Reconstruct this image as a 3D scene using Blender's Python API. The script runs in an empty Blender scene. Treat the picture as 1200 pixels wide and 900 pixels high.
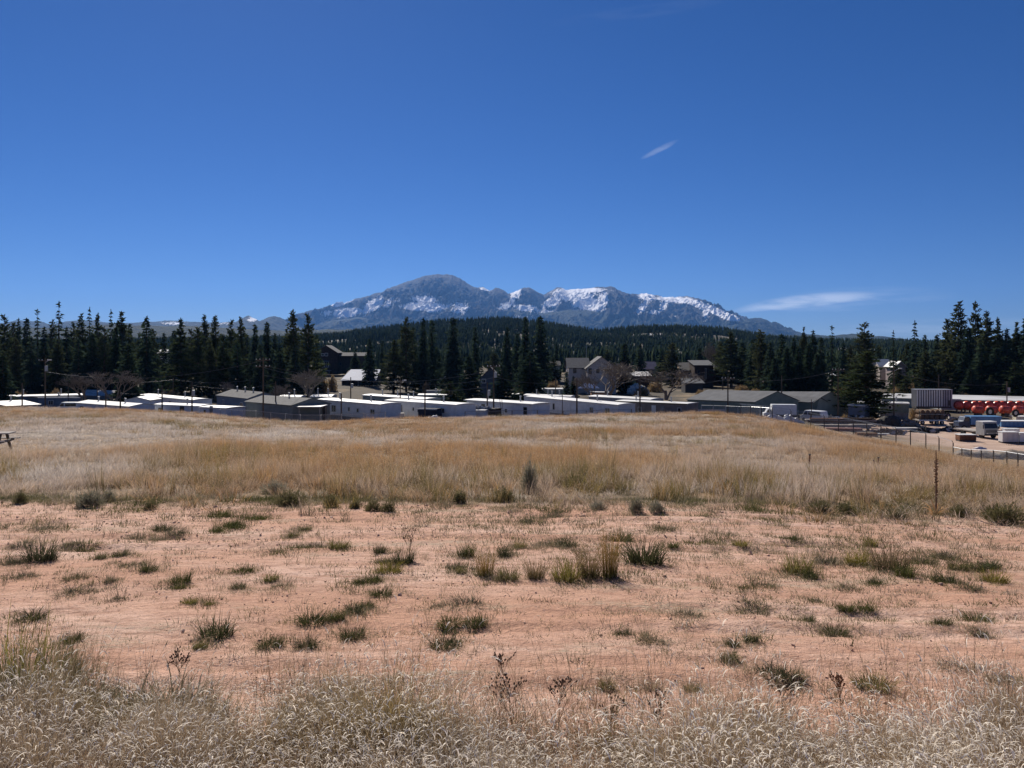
import bpy, bmesh, math, random
import numpy as np
from mathutils import Vector, Matrix
R = math.radians
random.seed(7)
rng = np.random.default_rng(7)

# ------------------------------------------------------------------ camera, sky, sun, exposure
SC = bpy.context.scene
COL = SC.collection
F, HOR, EYE = 906.0, 410.0, 1.7          # focal length and horizon in photograph pixels, eye height
SUN_AZ, SUN_EL = -19.0, 36.0             # degrees from the view direction (left negative), elevation
EXPOSURE = 0.43
SKY_STRENGTH, SUN_STRENGTH = 0.058, 5.0
HAZE_DENSITY = 2.25e-5

cd = bpy.data.cameras.new('camera')
cam = bpy.data.objects.new('camera', cd)
COL.objects.link(cam)
cam.location = (0, 0, EYE)
cam.rotation_euler = (R(90), 0, 0)
cd.sensor_width = 36
cd.lens = F / 1200 * 36
cd.shift_y = -(450 - HOR) / 1200
cd.clip_start = 0.05
cd.clip_end = 120000
SC.camera = cam

SC.view_settings.view_transform = 'Standard'
SC.view_settings.look = 'None'
SC.view_settings.gamma = 1
SC.view_settings.use_curve_mapping = False
SC.view_settings.exposure = EXPOSURE
SC.render.engine = 'CYCLES'
SC.cycles.max_bounces = 6
SC.cycles.diffuse_bounces = 2
SC.cycles.glossy_bounces = 2
SC.cycles.transmission_bounces = 3
SC.cycles.transparent_max_bounces = 8
SC.cycles.volume_bounces = 0
SC.cycles.use_denoising = True

W = bpy.data.worlds.new('World')
SC.world = W
W.use_nodes = True
wn, wl = W.node_tree.nodes, W.node_tree.links
wn.clear()
sky = wn.new('ShaderNodeTexSky')
sky.sky_type = 'NISHITA'
sky.sun_disc = False
sky.sun_elevation = R(SUN_EL)
sky.sun_rotation = R(SUN_AZ)
sky.altitude = 2600
sky.air_density = 1.0
sky.dust_density = 0.4
sky.ozone_density = 4.0
hsv = wn.new('ShaderNodeHueSaturation')
hsv.inputs['Saturation'].default_value = 1.24
hsv.inputs['Value'].default_value = 1.0
wl.new(sky.outputs[0], hsv.inputs['Color'])
grade = wn.new('ShaderNodeMix'); grade.data_type = 'RGBA'; grade.blend_type = 'MULTIPLY'; grade.inputs[0].default_value = 1
grade.inputs[7].default_value = (.50, .57, .80, 1); wl.new(hsv.outputs[0], grade.inputs[6])

def M_(nt, op, a, b=None, c=None):
    n = nt.nodes.new('ShaderNodeMath'); n.operation = op
    for i, v in enumerate((a, b, c)):
        if v is None: continue
        if isinstance(v, (int, float)): n.inputs[i].default_value = v
        else: nt.links.new(v, n.inputs[i])
    return n.outputs[0]

def smooth(nt, v, lo, hi):
    n = nt.nodes.new('ShaderNodeMapRange'); n.interpolation_type = 'SMOOTHSTEP'
    nt.links.new(v, n.inputs[0])
    n.inputs[1].default_value = lo; n.inputs[2].default_value = hi
    return n.outputs[0]

# thin cirrus, fixed in the sky by azimuth and elevation
wt = W.node_tree
tc = wn.new('ShaderNodeTexCoord')
sp = wn.new('ShaderNodeSeparateXYZ'); wl.new(tc.outputs['Generated'], sp.inputs[0])
az = M_(wt, 'ARCTAN2', sp.outputs[0], sp.outputs[1])
el = M_(wt, 'ARCSINE', sp.outputs[2])
cb = wn.new('ShaderNodeCombineXYZ')
wl.new(M_(wt, 'MULTIPLY', az, 14.0), cb.inputs[0]); wl.new(M_(wt, 'MULTIPLY', el, 110.0), cb.inputs[1])
nz = wn.new('ShaderNodeTexNoise'); nz.inputs['Scale'].default_value = 1.0; nz.inputs['Detail'].default_value = 6; nz.inputs['Roughness'].default_value = .62
wl.new(cb.outputs[0], nz.inputs['Vector'])
def wisp(px0, row0, half_len, half_wid, tilt, curve, amount, lo, hi):
    a0 = math.atan((px0 - 600) / F); e0 = math.atan((HOR - row0) / F * math.cos(a0))
    da = M_(wt, 'SUBTRACT', az, a0); de = M_(wt, 'SUBTRACT', el, e0)
    u = M_(wt, 'DIVIDE', da, half_len / F)
    mid = M_(wt, 'ADD', M_(wt, 'MULTIPLY', da, tilt), M_(wt, 'MULTIPLY', M_(wt, 'MULTIPLY', u, u), -curve / F))
    v = M_(wt, 'DIVIDE', M_(wt, 'SUBTRACT', de, mid), half_wid / F)
    v = M_(wt, 'ADD', v, M_(wt, 'MULTIPLY', M_(wt, 'SUBTRACT', nz.outputs[0], .5), .9))
    d = M_(wt, 'ADD', M_(wt, 'MULTIPLY', u, u), M_(wt, 'MULTIPLY', v, v))
    m = M_(wt, 'SUBTRACT', 1.0, smooth(wt, d, 0.0, 1.0))
    return M_(wt, 'MULTIPLY', M_(wt, 'MULTIPLY', m, smooth(wt, nz.outputs[0], lo, hi)), amount)
cl = [wisp(945, 352, 88, 8, .09, 5, .50, .25, .6), wisp(985, 350, 120, 14, .05, 5, .16, .3, .7), wisp(773, 175, 24, 4, .42, 0, .17, .25, .6),
      wisp(1100, 383, 130, 10, .02, 0, .16, .3, .7), wisp(760, 12, 130, 8, .06, 0, .02, .3, .7)]
tot = cl[0]
for c in cl[1:]: tot = M_(wt, 'ADD', tot, c)
mx = wn.new('ShaderNodeMix'); mx.data_type = 'RGBA'; mx.clamp_factor = True
wl.new(tot, mx.inputs[0]); wl.new(grade.outputs[2], mx.inputs[6]); mx.inputs[7].default_value = (10.5, 11.2, 12.5, 1)
bg = wn.new('ShaderNodeBackground'); bg.inputs[1].default_value = SKY_STRENGTH
wl.new(mx.outputs[2], bg.inputs[0])
wo = wn.new('ShaderNodeOutputWorld'); wl.new(bg.outputs[0], wo.inputs[0])

sd = bpy.data.lights.new('sun', 'SUN')
sd.energy = SUN_STRENGTH; sd.angle = R(0.53); sd.color = (1.0, 0.93, 0.83)
sun = bpy.data.objects.new('sun', sd); COL.objects.link(sun)
to_sun = Vector((math.sin(R(SUN_AZ)) * math.cos(R(SUN_EL)), math.cos(R(SUN_AZ)) * math.cos(R(SUN_EL)), math.sin(R(SUN_EL))))
sun.rotation_euler = to_sun.to_track_quat('Z', 'Y').to_euler()

# ------------------------------------------------------------------ helpers
def X(px, Y): return (px - 600) / F * Y
def Zr(row, Y): return EYE - (row - HOR) / F * Y

def tag(o, label=None, cat=None, group=None, kind=None):
    if label: o['label'] = label
    if cat: o['category'] = cat
    if group: o['group'] = group
    if kind: o['kind'] = kind
    return o

def empty(name, loc=(0, 0, 0), rz=0.0, label=None, cat=None, group=None):
    o = bpy.data.objects.new(name, None)
    o.empty_display_size = .2
    COL.objects.link(o); o.location = loc; o.rotation_euler = (0, 0, rz)
    return tag(o, label, cat, group)

def kids(o): return [c for c in COL.objects if c.parent == o]
def copy_tree(o, parent=None, children=None):
    c = o.copy(); COL.objects.link(c); c.parent = parent
    for ch in o.children: copy_tree(ch, c)
    return c

def mesh_np(name, V, Fc, mat=None, smooth_=False):
    """V (n,3); Fc (m,3|4) int array"""
    me = bpy.data.meshes.new(name)
    V = np.asarray(V, dtype=np.float32); Fc = np.asarray(Fc, dtype=np.int32)
    k = Fc.shape[1]
    me.vertices.add(len(V)); me.vertices.foreach_set('co', V.ravel())
    me.loops.add(Fc.size); me.loops.foreach_set('vertex_index', Fc.ravel())
    me.polygons.add(len(Fc)); me.polygons.foreach_set('loop_start', np.arange(0, Fc.size, k, dtype=np.int32))
    if smooth_: me.polygons.foreach_set('use_smooth', np.ones(len(Fc), dtype=bool))
    me.update(calc_edges=True)
    if mat: me.materials.append(mat)
    return me

def link_mesh(name, me, parent=None, loc=(0, 0, 0)):
    o = bpy.data.objects.new(name, me); COL.objects.link(o)
    o.parent = parent; o.location = loc
    return o

class MB:
    """collects primitives, becomes ONE mesh object"""
    def __init__(s): s.v = []; s.f = []
    def quadbox(s, pts):            # 8 points: bottom 4 ccw, top 4 ccw
        b = len(s.v); s.v += [tuple(p) for p in pts]
        for q in ((3, 2, 1, 0), (4, 5, 6, 7), (0, 1, 5, 4), (1, 2, 6, 5), (2, 3, 7, 6), (3, 0, 4, 7)): s.f.append(tuple(b + i for i in q))
        return s
    def box(s, x0, x1, y0, y1, z0, z1):
        return s.quadbox([(x0, y0, z0), (x1, y0, z0), (x1, y1, z0), (x0, y1, z0), (x0, y0, z1), (x1, y0, z1), (x1, y1, z1), (x0, y1, z1)])
    def tube(s, p0, p1, r0, r1=None, n=6, cap=True):
        r1 = r0 if r1 is None else r1
        p0, p1 = Vector(p0), Vector(p1); d = (p1 - p0)
        if d.length < 1e-6: return s
        d.normalize(); a = d.orthogonal().normalized(); c = d.cross(a)
        b = len(s.v)
        for p, r in ((p0, r0), (p1, r1)):
            for i in range(n):
                t = 2 * math.pi * i / n
                s.v.append(tuple(p + (a * math.cos(t) + c * math.sin(t)) * r))
        for i in range(n):
            j = (i + 1) % n
            s.f.append((b + i, b + j, b + n + j, b + n + i))
        if cap:
            s.f.append(tuple(b + i for i in reversed(range(n)))); s.f.append(tuple(b + n + i for i in range(n)))
        return s
    def path(s, pts, r, n=5):
        for a, b in zip(pts, pts[1:]): s.tube(a, b, r, r, n)
        return s
    def prism_x(s, prof, x0, x1):   # polygon in (y,z), extruded along x
        b = len(s.v); n = len(prof)
        for x in (x0, x1):
            for (y, z) in prof: s.v.append((x, y, z))
        for i in range(n):
            j = (i + 1) % n; s.f.append((b + i, b + n + i, b + n + j, b + j))
        s.f.append(tuple(b + i for i in range(n))); s.f.append(tuple(b + n + i for i in reversed(range(n))))
        return s
    def prism_y(s, prof, y0, y1):
        b = len(s.v); n = len(prof)
        for y in (y0, y1):
            for (x, z) in prof: s.v.append((x, y, z))
        for i in range(n):
            j = (i + 1) % n; s.f.append((b + i, b + j, b + n + j, b + n + i))
        s.f.append(tuple(b + i for i in reversed(range(n)))); s.f.append(tuple(b + n + i for i in range(n)))
        return s
    def sheet(s, pts):              # polygon
        b = len(s.v); s.v += [tuple(p) for p in pts]; s.f.append(tuple(range(b, b + len(pts)))); return s
    def build(s, name, mat, parent=None, smooth_=False, bevel=0):
        me = bpy.data.meshes.new(name); me.from_pydata(s.v, [], s.f)
        if mat: me.materials.append(mat)
        if smooth_:
            me.polygons.foreach_set('use_smooth', np.ones(len(me.polygons), dtype=bool))
        me.update()
        o = link_mesh(name, me, parent)
        if bevel:
            b = o.modifiers.new('bevel', 'BEVEL'); b.width = bevel; b.segments = 2; b.limit_method = 'ANGLE'
        return o

def ordinal(n):
    base = ['zeroth', 'first', 'second', 'third', 'fourth', 'fifth', 'sixth', 'seventh', 'eighth', 'ninth', 'tenth', 'eleventh', 'twelfth', 'thirteenth', 'fourteenth', 'fifteenth', 'sixteenth', 'seventeenth', 'eighteenth', 'nineteenth']
    tens = {20: 'twent', 30: 'thirt', 40: 'fort', 50: 'fift', 60: 'sixt'}
    if n < 20: return base[n]
    t, u = n // 10 * 10, n % 10
    return tens[t] + ('ieth' if u == 0 else 'y-' + base[u])

# vectorised value noise
_P = rng.random((256, 256))
def vnoise(x, y):
    xi, yi = np.floor(x).astype(int), np.floor(y).astype(int); fx, fy = x - xi, y - yi
    fx = fx * fx * (3 - 2 * fx); fy = fy * fy * (3 - 2 * fy)
    a = _P[xi % 256, yi % 256]; b = _P[(xi + 1) % 256, yi % 256]; c = _P[xi % 256, (yi + 1) % 256]; d = _P[(xi + 1) % 256, (yi + 1) % 256]
    return (a * (1 - fx) + b * fx) * (1 - fy) + (c * (1 - fx) + d * fx) * fy
def fbm(x, y, octv=5, g=.5):
    s = 0; a = 1; t = 0
    for i in range(octv):
        s = s + a * vnoise(x * 2 ** i + 17.3 * i, y * 2 ** i + 9.1 * i); t += a; a *= g
    return s / t
def ridged(x, y, octv=5, g=.5):
    s = 0; a = 1; t = 0
    for i in range(octv):
        s = s + a * (1 - np.abs(2 * vnoise(x * 2 ** i + 31.7 * i, y * 2 ** i + 5.3 * i) - 1)); t += a; a *= g
    return s / t

# ------------------------------------------------------------------ materials
def new_mat(name):
    m = bpy.data.materials.new(name); m.use_nodes = True
    nt = m.node_tree; nt.nodes.clear()
    out = nt.nodes.new('ShaderNodeOutputMaterial')
    return m, nt, out
def noise(nt, scale, detail=4, rough=.55, coord='Object', vec=None, stretch=None):
    if vec is None:
        t = nt.nodes.new('ShaderNodeTexCoord'); vec = t.outputs[coord]
    if stretch:
        mp = nt.nodes.new('ShaderNodeMapping'); mp.inputs['Scale'].default_value = stretch
        nt.links.new(vec, mp.inputs[0]); vec = mp.outputs[0]
    n = nt.nodes.new('ShaderNodeTexNoise'); n.inputs['Scale'].default_value = scale; n.inputs['Detail'].default_value = detail; n.inputs['Roughness'].default_value = rough
    nt.links.new(vec, n.inputs['Vector'])
    return n.outputs[0]
def mixc(nt, fac, a, b):
    n = nt.nodes.new('ShaderNodeMix'); n.data_type = 'RGBA'
    if isinstance(fac, (int, float)): n.inputs[0].default_value = fac
    else: nt.links.new(fac, n.inputs[0])
    for s, v in ((6, a), (7, b)):
        if isinstance(v, tuple): n.inputs[s].default_value = (*v[:3], 1)
        else: nt.links.new(v, n.inputs[s])
    return n.outputs[2]
_mc = {}
def pmat(name, c1, c2=None, scale=1.5, rough=.8, metal=0, bump=.0, stretch=None, ribs=None, lo=.35, hi=.65):
    """plain procedural surface: two tones mixed by noise, optional bump and vertical ribs (spacing in m along x)"""
    if name in _mc: return _mc[name]
    c2 = c2 or tuple(min(1, v * .78) for v in c1)
    m, nt, out = new_mat(name)
    b = nt.nodes.new('ShaderNodeBsdfPrincipled'); nt.links.new(b.outputs[0], out.inputs[0])
    b.inputs['Roughness'].default_value = rough; b.inputs['Metallic'].default_value = metal
    if rough > .74: b.inputs['Specular IOR Level'].default_value = .15
    nn = noise(nt, scale, 5, .6, stretch=stretch)
    nt.links.new(mixc(nt, smooth(nt, nn, lo, hi), c1, c2), b.inputs['Base Color'])
    h = None
    if ribs:
        t = nt.nodes.new('ShaderNodeTexCoord'); s_ = nt.nodes.new('ShaderNodeSeparateXYZ'); nt.links.new(t.outputs['Object'], s_.inputs[0])
        h = M_(nt, 'PINGPONG', s_.outputs[ribs[0]], ribs[1] / 2)
        h = smooth(nt, h, ribs[1] * .12, ribs[1] * .3)
    if bump or ribs:
        bp = nt.nodes.new('ShaderNodeBump'); bp.inputs['Strength'].default_value = .6 if ribs else bump
        bp.inputs['Distance'].default_value = .03 if ribs else .05
        nt.links.new(h if ribs else noise(nt, scale * 6, 4, .6), bp.inputs['Height'])
        nt.links.new(bp.outputs[0], b.inputs['Normal'])
    _mc[name] = m
    return m

WHITE = pmat('white_siding', (.82, .82, .80), (.70, .69, .66), .8, .6, ribs=(0, .4))
WHITEROOF = pmat('white_roof_sheet', (.66, .66, .65), (.46, .45, .43), .35, .6, stretch=(.3, 1, 1))
GREYSIDE = pmat('grey_siding', (.36, .37, .37), (.30, .31, .30), .8, .7, ribs=(2, .3))
BLUEGREY = pmat('blue_grey_siding', (.15, .19, .25), (.12, .15, .20), .8, .7, ribs=(2, .25))
PALEBLUE = pmat('pale_blue_siding', (.72, .75, .80), (.60, .63, .68), .8, .6, ribs=(2, .3))
GREENGREY = pmat('green_grey_siding', (.17, .21, .18), (.13, .17, .15), .8, .7, ribs=(0, .5))
OLIVE = pmat('pale_green_siding', (.34, .38, .32), (.28, .31, .26), .8, .7, ribs=(0, .4))
BROWNSIDE = pmat('brown_grey_siding', (.26, .22, .20), (.21, .18, .16), .8, .75, ribs=(2, .25))
DARKWOOD = pmat('dark_brown_wood', (.075, .05, .038), (.05, .034, .026), 1.2, .8, ribs=(2, .22))
TAUPE = pmat('taupe_stucco', (.60, .52, .45), (.52, .45, .39), 1.0, .85, bump=.2)
SHINGLE = pmat('grey_shingles', (.16, .158, .155), (.115, .114, .112), 1.5, .9, bump=.4)
DARKROOF = pmat('dark_shingles', (.09, .085, .085), (.06, .058, .058), 1.5, .9, bump=.4)
METALROOF = pmat('grey_metal_roof', (.135, .138, .145), (.11, .112, .118), .6, .95, ribs=(0, .6))
PINKROOF = pmat('pinkish_roof', (.52, .36, .33), (.42, .28, .26), .9, .7)
BLUEROOF = pmat('pale_blue_roof', (.15, .21, .38), (.12, .17, .32), .5, .7)
TRIM = pmat('white_trim', (.78, .78, .76), (.68, .68, .66), 3, .5)
DARKTRIM = pmat('dark_trim', (.06, .055, .05), (.045, .04, .04), 3, .6)
SKIRT = pmat('grey_skirting', (.30, .30, .30), (.22, .21, .20), 1, .8, ribs=(0, .5))
WOODPOLE = pmat('weathered_pole_wood', (.13, .10, .075), (.09, .07, .052), 4, .9, stretch=(1, 1, .1), bump=.3)
OLDWOOD = pmat('weathered_grey_wood', (.42, .38, .34), (.30, .27, .24), 5, .85, stretch=(.15, 1, 1), bump=.3)
STEEL = pmat('galvanised_steel', (.42, .43, .44), (.34, .35, .36), 4, .45, metal=.6)
RUST = pmat('rusty_steel', (.20, .095, .055), (.12, .06, .04), 4, .85, bump=.3)
BLACKRUB = pmat('black_rubber', (.025, .025, .025), (.035, .033, .03), 5, .85)
WIREM = pmat('dark_cable', (.10, .10, .105), (.08, .08, .08), 2, .6)
REDPAINT = pmat('faded_red_paint', (.66, .11, .065), (.48, .07, .045), 2.5, .38)
BLUEPAINT = pmat('faded_blue_paint', (.10, .25, .46), (.08, .19, .37), 1.5, .5)
NAVY = pmat('dark_blue_paint', (.03, .05, .10), (.02, .035, .07), 2, .45)
TRUCKWHITE = pmat('white_vehicle_paint', (.78, .78, .77), (.70, .70, .68), .9, .4)
CABGREY = pmat('silver_cab_paint', (.40, .41, .40), (.32, .33, .32), 1.5, .4)
CREAM = pmat('cream_plastic', (.74, .68, .52), (.64, .58, .44), 2, .6)
TARPBLUE = pmat('blue_tarp', (.05, .14, .36), (.04, .10, .27), 1.4, .5)
TARPDARK = pmat('dark_tarp', (.035, .035, .035), (.075, .068, .06), 1.4, .8, bump=.4)
STRAWB = pmat('brown_bale', (.20, .125, .08), (.12, .08, .055), 4, .95, bump=.5)
SILVER = pmat('bare_aluminium', (.55, .56, .60), (.45, .46, .50), .7, .4, metal=.7)
def glass_mat():
    m, nt, out = new_mat('window_glass')
    b = nt.nodes.new('ShaderNodeBsdfPrincipled'); nt.links.new(b.outputs[0], out.inputs[0])
    nt.links.new(mixc(nt, noise(nt, 2.0), (.015, .018, .024), (.035, .04, .05)), b.inputs['Base Color'])
    b.inputs['Roughness'].default_value = .06
    return m
GLASS = glass_mat()

# ------------------------------------------------------------------ terrain
PXN = np.array([-500, -200, 0, 150, 260, 340, 430, 600, 750, 850, 900, 950, 1050, 1120, 1200, 1400, 1700], float)
DN = np.array([13.7, 25, 40, 65, 83, 105, 120, 150, 200, 300, 450, 700], float)
ROWS = np.array([
    [588, 541, 516, 495, 485, 477, 482, 480, 473, 452, 436, 425],
    [588, 541, 516, 495, 485, 477, 482, 480, 473, 452, 436, 425],
    [589, 543, 518, 497, 487, 478.5, 484, 482, 474, 452, 436, 425],
    [589, 543, 518, 497, 487, 479, 485, 483, 475, 452, 436, 425],
    [590, 545, 522, 504, 495, 488, 490, 488, 478, 452, 436, 425],
    [590, 547, 525, 510, 503, 498, 500, 493, 480, 452, 436, 425],
    [590, 546, 524, 508, 500, 493.5, 496, 491, 479, 452, 436, 425],
    [590, 545, 522, 504, 496, 488.5, 492, 488, 478, 455, 436, 425],
    [590, 545, 522, 503, 494, 486, 490, 486, 478, 454, 436, 425],
    [592, 547, 524, 504, 494, 484.5, 491, 485.5, 476, 452, 436, 425],
    [594, 550, 527, 508, 499, 491, 494, 487, 476, 452, 436, 425],
    [596, 552, 530, 514, 507, 503, 500, 489, 476, 452, 437, 426],
    [598, 556, 536, 525, 522, 523, 519, 499, 477, 454, 438, 428],
    [600, 560, 545, 541, 541, 533, 521, 499, 477, 454, 438, 428],
    [604, 568, 558, 560, 553, 536, 521, 499, 477, 454, 438, 428],
    [606, 572, 566, 566, 554, 536, 521, 499, 477, 454, 438, 428],
    [606, 572, 566, 566, 554, 536, 521, 499, 477, 454, 438, 428]], float)
ZT = EYE - (ROWS - HOR) / F * DN[None, :]
DN2 = np.concatenate([[0, 3], DN]); ZT2 = np.concatenate([np.zeros((len(PXN), 1)), np.full((len(PXN), 1), -.19), ZT], axis=1)
GPX = np.arange(-500, 1701, 20.0); GY = np.arange(0, 701, 1.0)
_t = np.stack([np.interp(GY, DN2, ZT2[i]) for i in range(len(PXN))])
ZG = np.stack([np.interp(GPX, PXN, _t[:, j]) for j in range(len(GY))], axis=1)
def _sm(a, ax, k):
    w = np.ones(k) / k
    pad = [(0, 0), (0, 0)]; pad[ax] = (k // 2, k // 2)
    b = np.pad(a, pad, mode='edge')
    return np.apply_along_axis(lambda v: np.convolve(v, w, 'valid'), ax, b)
_s1 = _sm(_sm(ZG, 0, 3), 0, 3); _s2 = _sm(_sm(_s1, 1, 5), 1, 5); _s3 = _sm(_s2, 1, 21)
_w1 = np.clip((GY - 8) / 10, 0, 1)[None]; _w2 = np.clip((GY - 180) / 60, 0, 1)[None]
ZG = _s1 * (1 - _w1) + _s2 * _w1; ZG = ZG * (1 - _w2) + _s3 * _w2
def gz(x, y, bumps=True):
    x = np.asarray(x, float); y = np.asarray(y, float)
    px = np.clip(600 + F * x / np.maximum(y, 7), -500, 1699.9); yy = np.clip(y, 0, 699.9)
    u = (px + 500) / 20; i = np.floor(u).astype(int); fu = u - i
    j = np.floor(yy).astype(int); fv = yy - j
    z = (ZG[i, j] * (1 - fu) + ZG[i + 1, j] * fu) * (1 - fv) + (ZG[i, j + 1] * (1 - fu) + ZG[i + 1, j + 1] * fu) * fv
    z = np.where(y < 0, .02 * np.minimum(-y, 40), z)
    if bumps:
        z = z + (fbm(x / 2.3 + 40, y / 2.3 + 40, 3) - .5) * .10 * np.clip((y - 1) / 4, 0, 1) * np.clip(1.6 - y / 60, .25, 1)
        for k, (yk, dep) in enumerate(((4.55, .03), (4.95, .02), (5.75, .035), (6.15, .025), (7.3, .02), (9.3, .04), (10.0, .035), (11.6, .04), (12.3, .03))):
            c = yk + (fbm(x / 4.5 + 11 * k, x * 0 + k, 3) - .5) * .55
            z = z - dep * (np.exp(-((y - c) / .11) ** 2) - .7 * np.exp(-((y - c - .2) / .10) ** 2)) * np.clip(3 * fbm(x / 2.5 + 5 * k, x * 0 + 2 * k, 2) - .8, 0, 1)
        z = z + (fbm(x / 14 + 70, y / 14 + 20, 3) - .5) * np.clip((y - 14) / 40, 0, 1) * .7
    return z
def g1(x, y): return float(gz(np.array([x]), np.array([y]))[0])
def hit(px, row, y0=2.0, y1=140.0):
    """ground point seen at a photograph pixel"""
    ys = np.geomspace(y0, y1, 700); xs = (px - 600) / F * ys
    rr = HOR + (EYE - gz(xs, ys)) / ys * F
    k = np.argmax(rr <= row) if (rr <= row).any() else len(ys) - 1
    return float(xs[k]), float(ys[k])

def ground_mat():
    m, nt, out = new_mat('ground_soil')
    b = nt.nodes.new('ShaderNodeBsdfPrincipled'); nt.links.new(b.outputs[0], out.inputs[0]); b.inputs['Roughness'].default_value = .95
    b.inputs['Specular IOR Level'].default_value = .2
    t = nt.nodes.new('ShaderNodeTexCoord'); v = t.outputs['Object']
    s = nt.nodes.new('ShaderNodeSeparateXYZ'); nt.links.new(v, s.inputs[0]); x, y = s.outputs[0], s.outputs[1]
    # red decomposed granite with pale dust, darker grit and pebbles
    big = noise(nt, .55, 6, .6, vec=v, stretch=(.5, 1.6, 1)); fine = noise(nt, 26, 6, .75, vec=v); mid = noise(nt, 5, 5, .7, vec=v, stretch=(.55, 1.5, 1))
    dirt = mixc(nt, smooth(nt, big, .35, .68), (.58, .325, .215), (.72, .48, .365))
    dirt = mixc(nt, smooth(nt, mid, .40, .72), dirt, (.44, .24, .16))
    dirt = mixc(nt, M_(nt, 'MULTIPLY', smooth(nt, fine, .55, .72), .55), dirt, (.70, .52, .42))
    dirt = mixc(nt, M_(nt, 'MULTIPLY', smooth(nt, fine, .47, .33), .75), dirt, (.25, .14, .10))
    # dry litter strewn on it, in drifts
    lit = M_(nt, 'MULTIPLY', smooth(nt, noise(nt, 1.1, 5, .65, vec=v, stretch=(.45, 1.3, 1)), .54, .70), smooth(nt, noise(nt, 45, 3, .7, vec=v, stretch=(.35, 1, 1)), .40, .58))
    dirt = mixc(nt, M_(nt, 'MULTIPLY', lit, .75), dirt, (.42, .35, .25))
    # field soil under the tall grass, worn, shade-darkened lots of the town, gravel of the yard
    field = mixc(nt, smooth(nt, noise(nt, .12, 5, .6, vec=v), .4, .62), (.30, .20, .115), (.36, .30, .235))
    field = mixc(nt, M_(nt, 'MULTIPLY', smooth(nt, noise(nt, 3.0, 5, .7, vec=v), .45, .7), .6), field, (.17, .115, .07))
    edge = M_(nt, 'ADD', y, M_(nt, 'MULTIPLY', M_(nt, 'SUBTRACT', noise(nt, .35, 4, .6, vec=v), .5), 5.0))
    col = mixc(nt, smooth(nt, edge, 12.6, 14.6), dirt, field)
    town = mixc(nt, smooth(nt, noise(nt, .05, 5, .6, vec=v), .50, .66), (.075, .06, .042), (.24, .175, .105))  # dark duff tone, with the shade over the town put into the colour
    town = mixc(nt, smooth(nt, noise(nt, .6, 4, .6, vec=v), .45, .7), town, (.06, .05, .036))
    col = mixc(nt, smooth(nt, y, 118, 132), col, town)
    wob = M_(nt, 'MULTIPLY', M_(nt, 'SUBTRACT', noise(nt, .09, 4, .6, vec=v), .5), 16.0)
    yd = M_(nt, 'MULTIPLY', smooth(nt, M_(nt, 'ADD', x, wob), 60, 67), M_(nt, 'MULTIPLY', smooth(nt, M_(nt, 'ADD', y, wob), 103, 110), smooth(nt, M_(nt, 'ADD', y, wob), 168, 158)))
    grav = mixc(nt, smooth(nt, noise(nt, .5, 5, .65, vec=v, stretch=(.4, 1, 1)), .4, .62), (.40, .28, .215), (.50, .37, .29))
    col = mixc(nt, yd, col, grav)
    nt.links.new(col, b.inputs['Base Color'])
    # bump: ruts running across the view, clods, grit
    wv = nt.nodes.new('ShaderNodeTexWave'); wv.bands_direction = 'Y'; wv.inputs['Scale'].default_value = .33; wv.inputs['Distortion'].default_value = 3.5; wv.inputs['Detail'].default_value = 3
    mp = nt.nodes.new('ShaderNodeMapping'); mp.inputs['Scale'].default_value = (.12, 1, 1); nt.links.new(v, mp.inputs[0]); nt.links.new(mp.outputs[0], wv.inputs[0])
    h = M_(nt, 'ADD', M_(nt, 'MULTIPLY', wv.outputs[1], .012), M_(nt, 'MULTIPLY', noise(nt, 3.6, 8, .72, vec=v, stretch=(.9, 1.1, 1)), .15))
    h = M_(nt, 'ADD', h, M_(nt, 'MULTIPLY', noise(nt, 22, 6, .75, vec=v), .045))
    bp = nt.nodes.new('ShaderNodeBump'); bp.inputs['Strength'].default_value = .85; bp.inputs['Distance'].default_value = .55
    nt.links.new(h, bp.inputs['Height']); nt.links.new(bp.outputs[0], b.inputs['Normal'])
    return m
def build_ground():
    u = np.linspace(-1, 1, 361); xs = np.sign(u) * (np.sinh(np.abs(u) * 8.6) / np.sinh(8.6)) * 15000
    v1 = np.concatenate([[-250, -120, -60, -30, -15, -8, -4, -2], np.geomspace(.3, 130, 520), np.geomspace(132, 900, 190), np.geomspace(950, 21500, 30)])
    Xg, Yg = np.meshgrid(xs, v1); Z = gz(Xg, Yg)
    Z = Z - np.clip((Yg - 2500) / 3000, 0, 1) * 25
    n, m = Xg.shape
    V = np.stack([Xg, Yg, Z], -1).reshape(-1, 3)
    idx = np.arange(n * m).reshape(n, m)
    Fc = np.stack([idx[:-1, :-1], idx[:-1, 1:], idx[1:, 1:], idx[1:, :-1]], -1).reshape(-1, 4)
    o = link_mesh('ground', mesh_np('ground', V, Fc, ground_mat(), True)); tag(o, kind='structure')
build_ground()

def grid_mesh(name, Xg, Yg, Zg, mat, attrs=None):
    n, m = Xg.shape
    V = np.stack([Xg, Yg, Zg], -1).reshape(-1, 3); idx = np.arange(n * m).reshape(n, m)
    Fc = np.stack([idx[:-1, :-1], idx[:-1, 1:], idx[1:, 1:], idx[1:, :-1]], -1).reshape(-1, 4)
    me = mesh_np(name, V, Fc, mat, True)
    for k, a in (attrs or {}).items():
        at = me.attributes.new(k, 'FLOAT', 'POINT'); at.data.foreach_set('value', a.ravel().astype(np.float32))
    return tag(link_mesh(name, me), kind='structure')

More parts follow.
